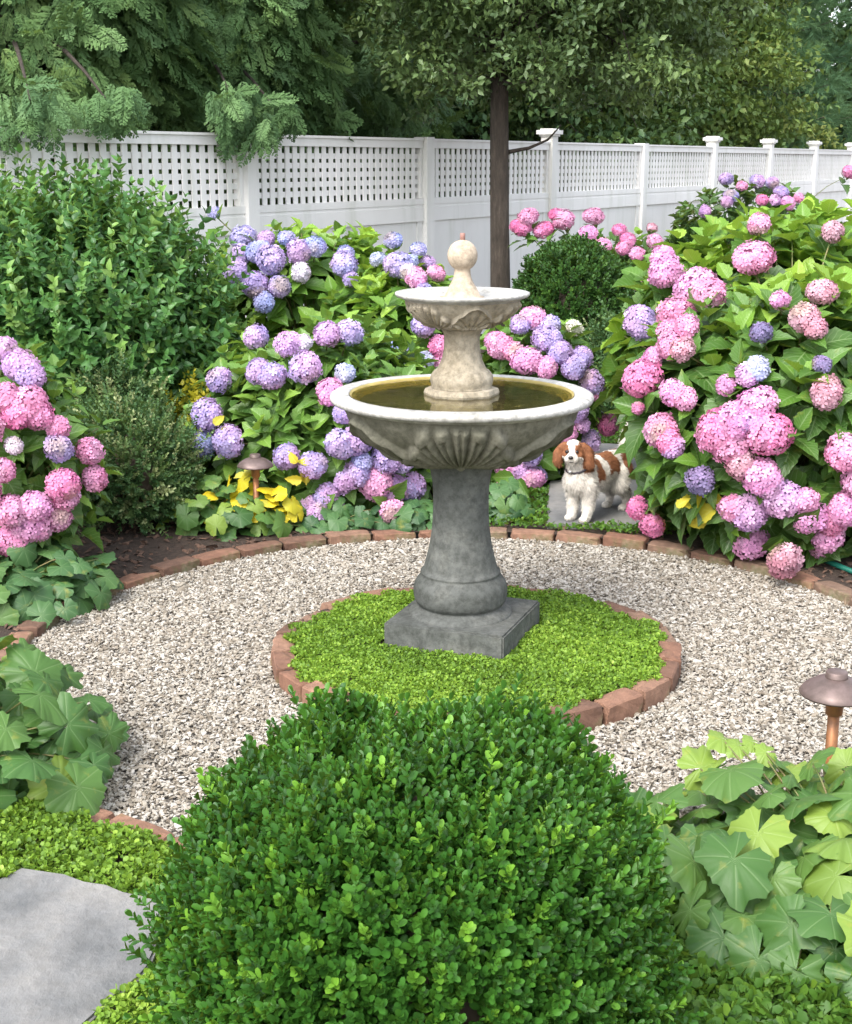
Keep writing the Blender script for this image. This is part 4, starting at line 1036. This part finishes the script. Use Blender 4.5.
    acc = Acc(); M = frames(d, nn, np.stack([np.full(k, .0022), ln, ln], -1))
    acc.add(T, M * SC, P * SC, col=(colour(P) * r.uniform(.65, 1.3, (k, 1))).clip(0, .9))
    child('fur', acc.mesh('fur'), mf)
    blk = plain('dog_black', (.012, .010, .010), .25)
    def small(name, c, rad, mat, f=hd):
        b2 = bmesh.new(); bmesh.ops.create_uvsphere(b2, u_segments=16, v_segments=10, radius=1)
        for v in b2.verts: v.co = Vector((v.co.x * rad[0], v.co.y * rad[1], v.co.z * rad[2]))
        bmesh.ops.rotate(b2, verts=b2.verts, matrix=Matrix.Rotation(yaw, 3, 'Z')); bmesh.ops.translate(b2, verts=b2.verts, vec=Vector(f(c)))
        for v in b2.verts: v.co *= SC
        mm = bpy.data.meshes.new(name); b2.to_mesh(mm); b2.free()
        for p in mm.polygons: p.use_smooth = True
        return child(name, mm, mat)
    small('nose', (0, -.170, .350), (.0125, .009, .0095), blk)
    for s in (-1, 1): small('eye', (s * .0235, -.1345, .372), (.0095, .0075, .0095), blk)
    small('mouth', (0, -.158, .327), (.013, .008, .0022), blk)
    b3 = Acc(); ct = np.array([0, -.035, .292]); axv = norm(np.array([0, -.55, .8])); x = np.array([1., 0, 0]); y = np.cross(axv, x); pts = []
    ring = [ct + (x * .063 * math.cos(q) + y * .065 * math.sin(q)) for q in np.linspace(0, 2 * PI, 33)]
    tube(b3, np.array(ring) * SC, .006, 6, cap=False); child('collar', b3.mesh('collar'), plain('dark_collar', (.03, .022, .03), .5))
    small('tag', (0, -.105, .262), (.009, .003, .009), plain('steel_tag', (.5, .5, .5), .3, 1), lambda c: np.array(c))
dog()

# ------------------------------------------------------------ trees
def spray_tpl(seed, hang=.5):
    r = np.random.default_rng(seed); V = []; F = []; n = 0
    def lance(a, b, w):
        nonlocal n
        a = np.array(a); b = np.array(b); d = norm(b - a); s = norm(np.cross(d, [0, 0, 1])) * w; m = a + (b - a) * .55
        V.extend([a, m + s, b + r.normal(0, .006, 3), m - s]); F.append([n, n + 1, n + 2, n + 3]); n += 4
    k = 13
    for i in range(k):
        t = (i + .6) / k; y = t; z = -.28 * t * t * hang * 2
        for s in (-1, 1):
            L = .38 * math.sin(PI * min(.95, .18 + t * .78)) * r.uniform(.75, 1.15)
            a = np.array([0, y, z]); dirv = norm(np.array([s * .8, .75 + r.normal() * .15, -.45 * r.random()])); b = a + dirv * L
            lance(a, b, .026)
            for q in (.25, .45, .65, .82):
                p = a + (b - a) * q
                for s2 in (-1, 1):
                    dv = norm(dirv + np.array([s2 * .75, .25, r.normal() * .45]) * .8); lance(p, p + dv * L * .36 * (1.1 - q * .5) * r.uniform(.6, 1.4), .022)
    lance((0, 0, 0), (0, 1, -.28 * hang * 2), .012)
    return Tpl(V, F)
T_spray = [spray_tpl(1), spray_tpl(2, .8), spray_tpl(3, .3)]
def conifer(c, r, zc, rz, n, size, label, mat=M_con, tone=.4, hang=()):
    root = empty('cypress_tree', (c[0], c[1], 0), label, 'tree', 'evergreens leaning over the fence'); acc = Acc()
    u = norm(rng.standard_normal((n, 3))); ins = rng.uniform(.5, 1.02, n) ** .3
    lump = 1 + .14 * np.sin(u[:, 0] * 6 + c[0]) * np.sin(u[:, 2] * 7 + 1) + .08 * np.sin(u[:, 1] * 11 + u[:, 2] * 9)
    p = np.array([c[0], c[1], zc]) + u * np.array([r, r, rz]) * (lump * ins)[:, None]
    d = norm(u * np.array([.6, .6, .1]) + np.array([0, 0, -.6]) + rng.normal(0, .42, (n, 3)))
    nn = norm(np.array([0, 0, .55]) + u * 1.5 + rng.normal(0, .4, (n, 3)))
    k = p[:, 2] > .4; tn = (tone + .12 * np.sin(p[:, 0] * 3 + p[:, 2] * 4) + rng.normal(0, .16, n)).clip(0, 1)
    s = size * rng.uniform(.6, 1.25, n); ids = rng.integers(0, 3, n)
    for q in range(3):
        w = (ids == q) & k; acc.add(T_spray[q], frames(d[w], nn[w], s[w]), p[w], tn[w])
    a = Acc()
    for (hx, hy, hs) in hang:        # boughs that hang over the fence top into the garden
        q = PY(hx, hy, fence_y(hx) - .25); m = int(70 * hs / .4)
        pp = q + rng.normal(0, 1, (m, 3)) * np.array([hs * .42, .10, hs * .22]); dd = norm(np.array([.1, -.25, -.75]) + rng.normal(0, .4, (m, 3)))
        ids2 = rng.integers(0, 3, m)
        for w in range(3):
            k2 = ids2 == w; acc.add(T_spray[w], frames(dd[k2], norm(np.array([0, -.7, .7]) + rng.normal(0, .3, (k2.sum(), 3))), rng.uniform(.12, .24, k2.sum())), pp[k2], rng.uniform(.1, .65, k2.sum()))
        s0 = np.array([c[0], c[1], q[2] + .5]); tube(a, bez(s0, (s0 + q) / 2 + np.array([0, 0, .3]), q, 7), np.linspace(.03, .006, 7), 6)
    link('crown', acc.mesh('crown'), mat, root)
    tube(a, [(c[0], c[1], 0), (c[0] + .05, c[1], zc), (c[0], c[1] + .05, zc + rz * .9)], [.13, .09, .02], 10)
    for i in range(26):
        z = .8 + i * (zc + rz * .5) / 26; an = i * 2.4; L = r * .75
        tube(a, [(c[0], c[1], z), (c[0] + L * .5 * math.cos(an), c[1] + L * .5 * math.sin(an), z + .1), (c[0] + L * math.cos(an), c[1] + L * math.sin(an), z - .05)], [.03, .018, .006], 6)
    link('trunk', a.mesh('trunk'), M_bark, root)
    return root
conifer((-2.95, 10.3), 1.38, 2.75, 2.05, 6500, .28, 'drooping green cypress leaning over the fence at the far left', tone=.6, hang=[(30, 100, .22), (105, 98, .22)])
conifer((-1.98, 11.45), 1.22, 2.7, 1.95, 6500, .28, 'feathery blue green cypress hanging over the second lattice panel', tone=.55, hang=[(232, 96, .24), (252, 122, .17), (272, 104, .22)])
conifer((-1.05, 14.1), 1.15, 2.6, 2.1, 2600, .30, 'dark cypress behind the fence left of the leaning tree', tone=.35)
conifer((-4.1, 12.9), 1.6, 2.9, 2.4, 2600, .36, 'farther cypress filling the gap behind the left corner evergreens', tone=.35)

T_tl = Tpl([(0, 0, 0), (-.28, .45, .08), (0, 1, -.1), (.28, .45, .08), (0, .5, -.03)], [(0, 4, 1), (4, 2, 1), (0, 3, 4), (4, 3, 2)])
def clump_tree(name, base, trunk_pts, radii, c, r, ncl, per, lsz, cr, mat, label, group=None, tone=.4, limbs=10, shell=.5, droop=.3, seed=1, keep=None):
    root = empty(name, (base[0], base[1], 0), label, 'tree', group); rr = np.random.default_rng(seed)
    c = np.array(c, float); r = np.array(r, float)
    u = norm(rr.standard_normal((ncl, 3))); q = rr.uniform(shell ** 3, 1, ncl) ** (1 / 3)
    lump = 1 + .13 * np.sin(u[:, 0] * 5 + seed) * np.sin(u[:, 2] * 6 + 1) + .08 * np.sin(u[:, 1] * 9)
    C = c + u * r * (q * lump)[:, None]
    if keep is not None: C = C[keep(C)]; ncl = len(C)
    tc = (tone + rr.normal(0, .16, ncl))
    off = norm(rr.standard_normal((ncl * per, 3))) * (rr.random(ncl * per) ** .5)[:, None] * cr
    off[:, 2] *= .55
    p = np.repeat(C, per, 0) + off * np.repeat(rr.uniform(.6, 1.3, ncl), per)[:, None]
    n = len(p); d = norm(rr.standard_normal((n, 3)) + np.array([0, 0, -droop]) + norm(off) * .6)
    nn = norm(np.array([0, 0, .8]) + rr.normal(0, .7, (n, 3)))
    acc = Acc(); acc.add(T_tl, frames(d, nn, lsz * rr.uniform(.65, 1.3, n)), p, (np.repeat(tc, per) + rr.normal(0, .13, n)).clip(0, 1))
    link('crown', acc.mesh('crown'), mat, root)
    a = Acc(); tube(a, trunk_pts, radii, 14)
    tp = np.array(trunk_pts, float)
    L = []
    for i in range(limbs):
        s = tp[-1 - (i % 2)] * .0 + tp[-2] + (tp[-1] - tp[-2]) * rr.uniform(0, 1)
        an = i * 2.4 + rr.normal() * .3; e = c + np.array([math.cos(an), math.sin(an), rr.uniform(-.5, .9)]) * r * .8
        m = (s + e) / 2 + np.array([0, 0, .12 * r[2]]) + rr.normal(0, .05, 3) * r
        w = radii[-1] * rr.uniform(.5, .8); pts = bez(s, m, e, 8); L.append(pts)
        tube(a, pts, np.linspace(w, .006, 8), 7)
    AL = np.concatenate(L)
    for i in range(min(ncl, 150)):
        e = C[i]; s = AL[np.argmin(((AL - e) ** 2).sum(1))]
        tube(a, bez(s, (s + e) / 2 + rr.normal(0, .05, 3), e, 5), np.linspace(.010, .003, 5), 5)
    link('trunk', a.mesh('trunk'), M_bark, root)
    return root
tx, ty = PY(500, 200, 11.3)[0], 11.3
clump_tree('pear_tree', (tx, ty), [(tx + .02, ty, 0), (tx + .015, ty, .5), (tx + .0, ty, 1.1), (tx - .01, ty, 1.7), (tx - .015, ty, 2.15), (tx - .01, ty, 3.4)], [.10, .083, .076, .074, .070, .04], (tx + .30, ty + .1, 3.08), (1.62, 1.3, 1.12), 700, 90, .058, .23, M_tree, 'slim dark trunked tree with a dense rounded crown before the fence', tone=.5, limbs=16, shell=.25, seed=5)
pt = [o for o in bpy.data.objects if o.name == 'pear_tree'][0]
a = Acc(); P0 = PY(508, 152, 11.3); tube(a, [P0, P0 + np.array([.16, -.05, .03]), P0 + np.array([.30, -.1, .09]), P0 + np.array([.40, -.1, .20])], [.018, .013, .009, .004], 7)
link('branch', a.mesh('branch'), M_bark, pt)
# low twig sticking out to the right of that trunk
bt = 'trees beyond the fence'
def tree(name, x, y, z, r, ncl, lsz, mat, label, tone, seed, cr=.45, per=80, shell=.4):
    clump_tree(name, (x, y), [(x, y, 0), (x, y, z * .5), (x + .1, y, z)], [.17, .13, .08], (x, y, z), r, ncl, per, lsz, cr, mat, label, bt, tone, seed=seed, shell=shell)
tree('oak_tree', 4.0, 23.0, 3.5, (1.9, 1.4, 2.9), 520, .11, M_tree2, 'olive and yellow green tree right of the slim trunked tree', .5, 6)
tree('oak_tree', .7, 18.6, 3.0, (2.3, 1.3, 2.4), 480, .11, M_tree3, 'leafy tree behind the crown of the slim trunked tree', .5, 7)
tree('oak_tree', 9.3, 32, 3.9, (2.6, 1.8, 3.7), 520, .16, M_tree3, 'dark tree in the upper right corner above the fence', .5, 8, .6)
tree('oak_tree', -1.7, 17.2, 2.8, (2.0, 1.3, 2.4), 380, .11, M_tree3, 'shadowy tree behind the fence between cypress and slim trunk', .4, 9)
tree('oak_tree', 2.6, 21.0, 3.0, (1.6, 1.2, 2.6), 360, .11, M_tree2, 'greener olive tree close behind the fence posts right of the slim trunk', .2, 19)
tree('maple_tree', 6.0, 26.5, 1.7, (1.7, .9, 1.1), 220, .10, M_tree2, 'low yellow green tree just above the fence under the pine', .85, 10, .35, 70)
def pine(base, label, n=1500):
    root = empty('pine_tree', (base[0], base[1], 0), label, 'tree', bt); V = []; F = []
    r = np.random.default_rng(4)
    for i in range(46):
        t = i / 46; a = r.uniform(0, 2 * PI); o = np.array([0, t * .7, 0]); d = norm(np.array([math.cos(a) * .75, .9, math.sin(a) * .75])); s = norm(np.cross(d, r.normal(size=3))) * .009
        k = len(V); V += [o - s, o + s, o + d * .42]; F.append([k, k + 1, k + 2])
    T = Tpl(V, F); acc = Acc(); a = Acc(); bx, by = base
    tube(a, [(bx, by, 0), (bx, by, 3), (bx, by, 7)], [.2, .15, .05], 10)
    for tier in range(12):
        z = 1.6 + tier * .55; R = 2.0 - tier * .10
        for b in range(9):
            an = b * 2 * PI / 9 + tier * .4 + r.normal() * .1; L = R * r.uniform(.7, 1.05); e = np.array([bx + L * math.cos(an), by + L * math.sin(an), z + .25])
            s = np.array([bx, by, z]); tube(a, bez(s, (s + e) / 2 + np.array([0, 0, -.1]), e, 5), np.linspace(.035, .01, 5), 5)
            m = 46; t = r.uniform(.25, 1.0, m)[:, None]; p = s + (e - s) * t + r.normal(0, .16, (m, 3)) * np.array([1, 1, .45])
            d = norm(np.array([math.cos(an), math.sin(an), .35]) + r.normal(0, .45, (m, 3)))
            acc.add(T, frames(d, r.normal(size=(m, 3)), r.uniform(.32, .55, m)), p, (.45 + r.normal(0, .18) + r.normal(0, .1, m)).clip(0, 1))
    link('crown', acc.mesh('crown'), M_pine, root); link('trunk', a.mesh('trunk'), M_bark, root)
pine((6.0, 27.2), 'soft needled pine with layered branches above the fence at right')
# far woods that close the view
def woods():
    acc = Acc(); n = 150000
    t = rng.uniform(-14, 32, n); off = rng.normal(0, .9, n)
    base = np.array([-8.0, 15.5]); dd = np.array([math.sin(math.radians(34)), math.cos(math.radians(34))])
    # a wooded bank parallel to the fence, well behind it
    x = base[0] + dd[0] * t - dd[1] * (3.0 + off) ; y = base[1] + dd[1] * t + dd[0] * (3.0 + off)
    top = 7.5 + 1.4 * np.sin(t * .8) + .7 * np.sin(t * 2.3)
    z = rng.random(n) ** .8 * top; lum = np.sin(t * 2.1 + z * 1.7) * np.sin(z * 2.3 + t)
    x -= dd[1] * lum * .5; y += dd[0] * lum * .5
    p = np.stack([x, y, z], -1)
    acc.add(T_tl, frames(rand_dir(n, -.2), np.array([0, -.3, .8]) + rng.normal(0, .6, (n, 3)), rng.uniform(.18, .34, n)), p, (.4 + .2 * np.sin(t * .9) + rng.normal(0, .16, n)).clip(0, 1))
    tag(link('distant_woods', acc.mesh('distant_woods'), M_tree3), 'dark belt of woodland behind the trees beyond the fence', 'woods', kind='stuff')
woods()
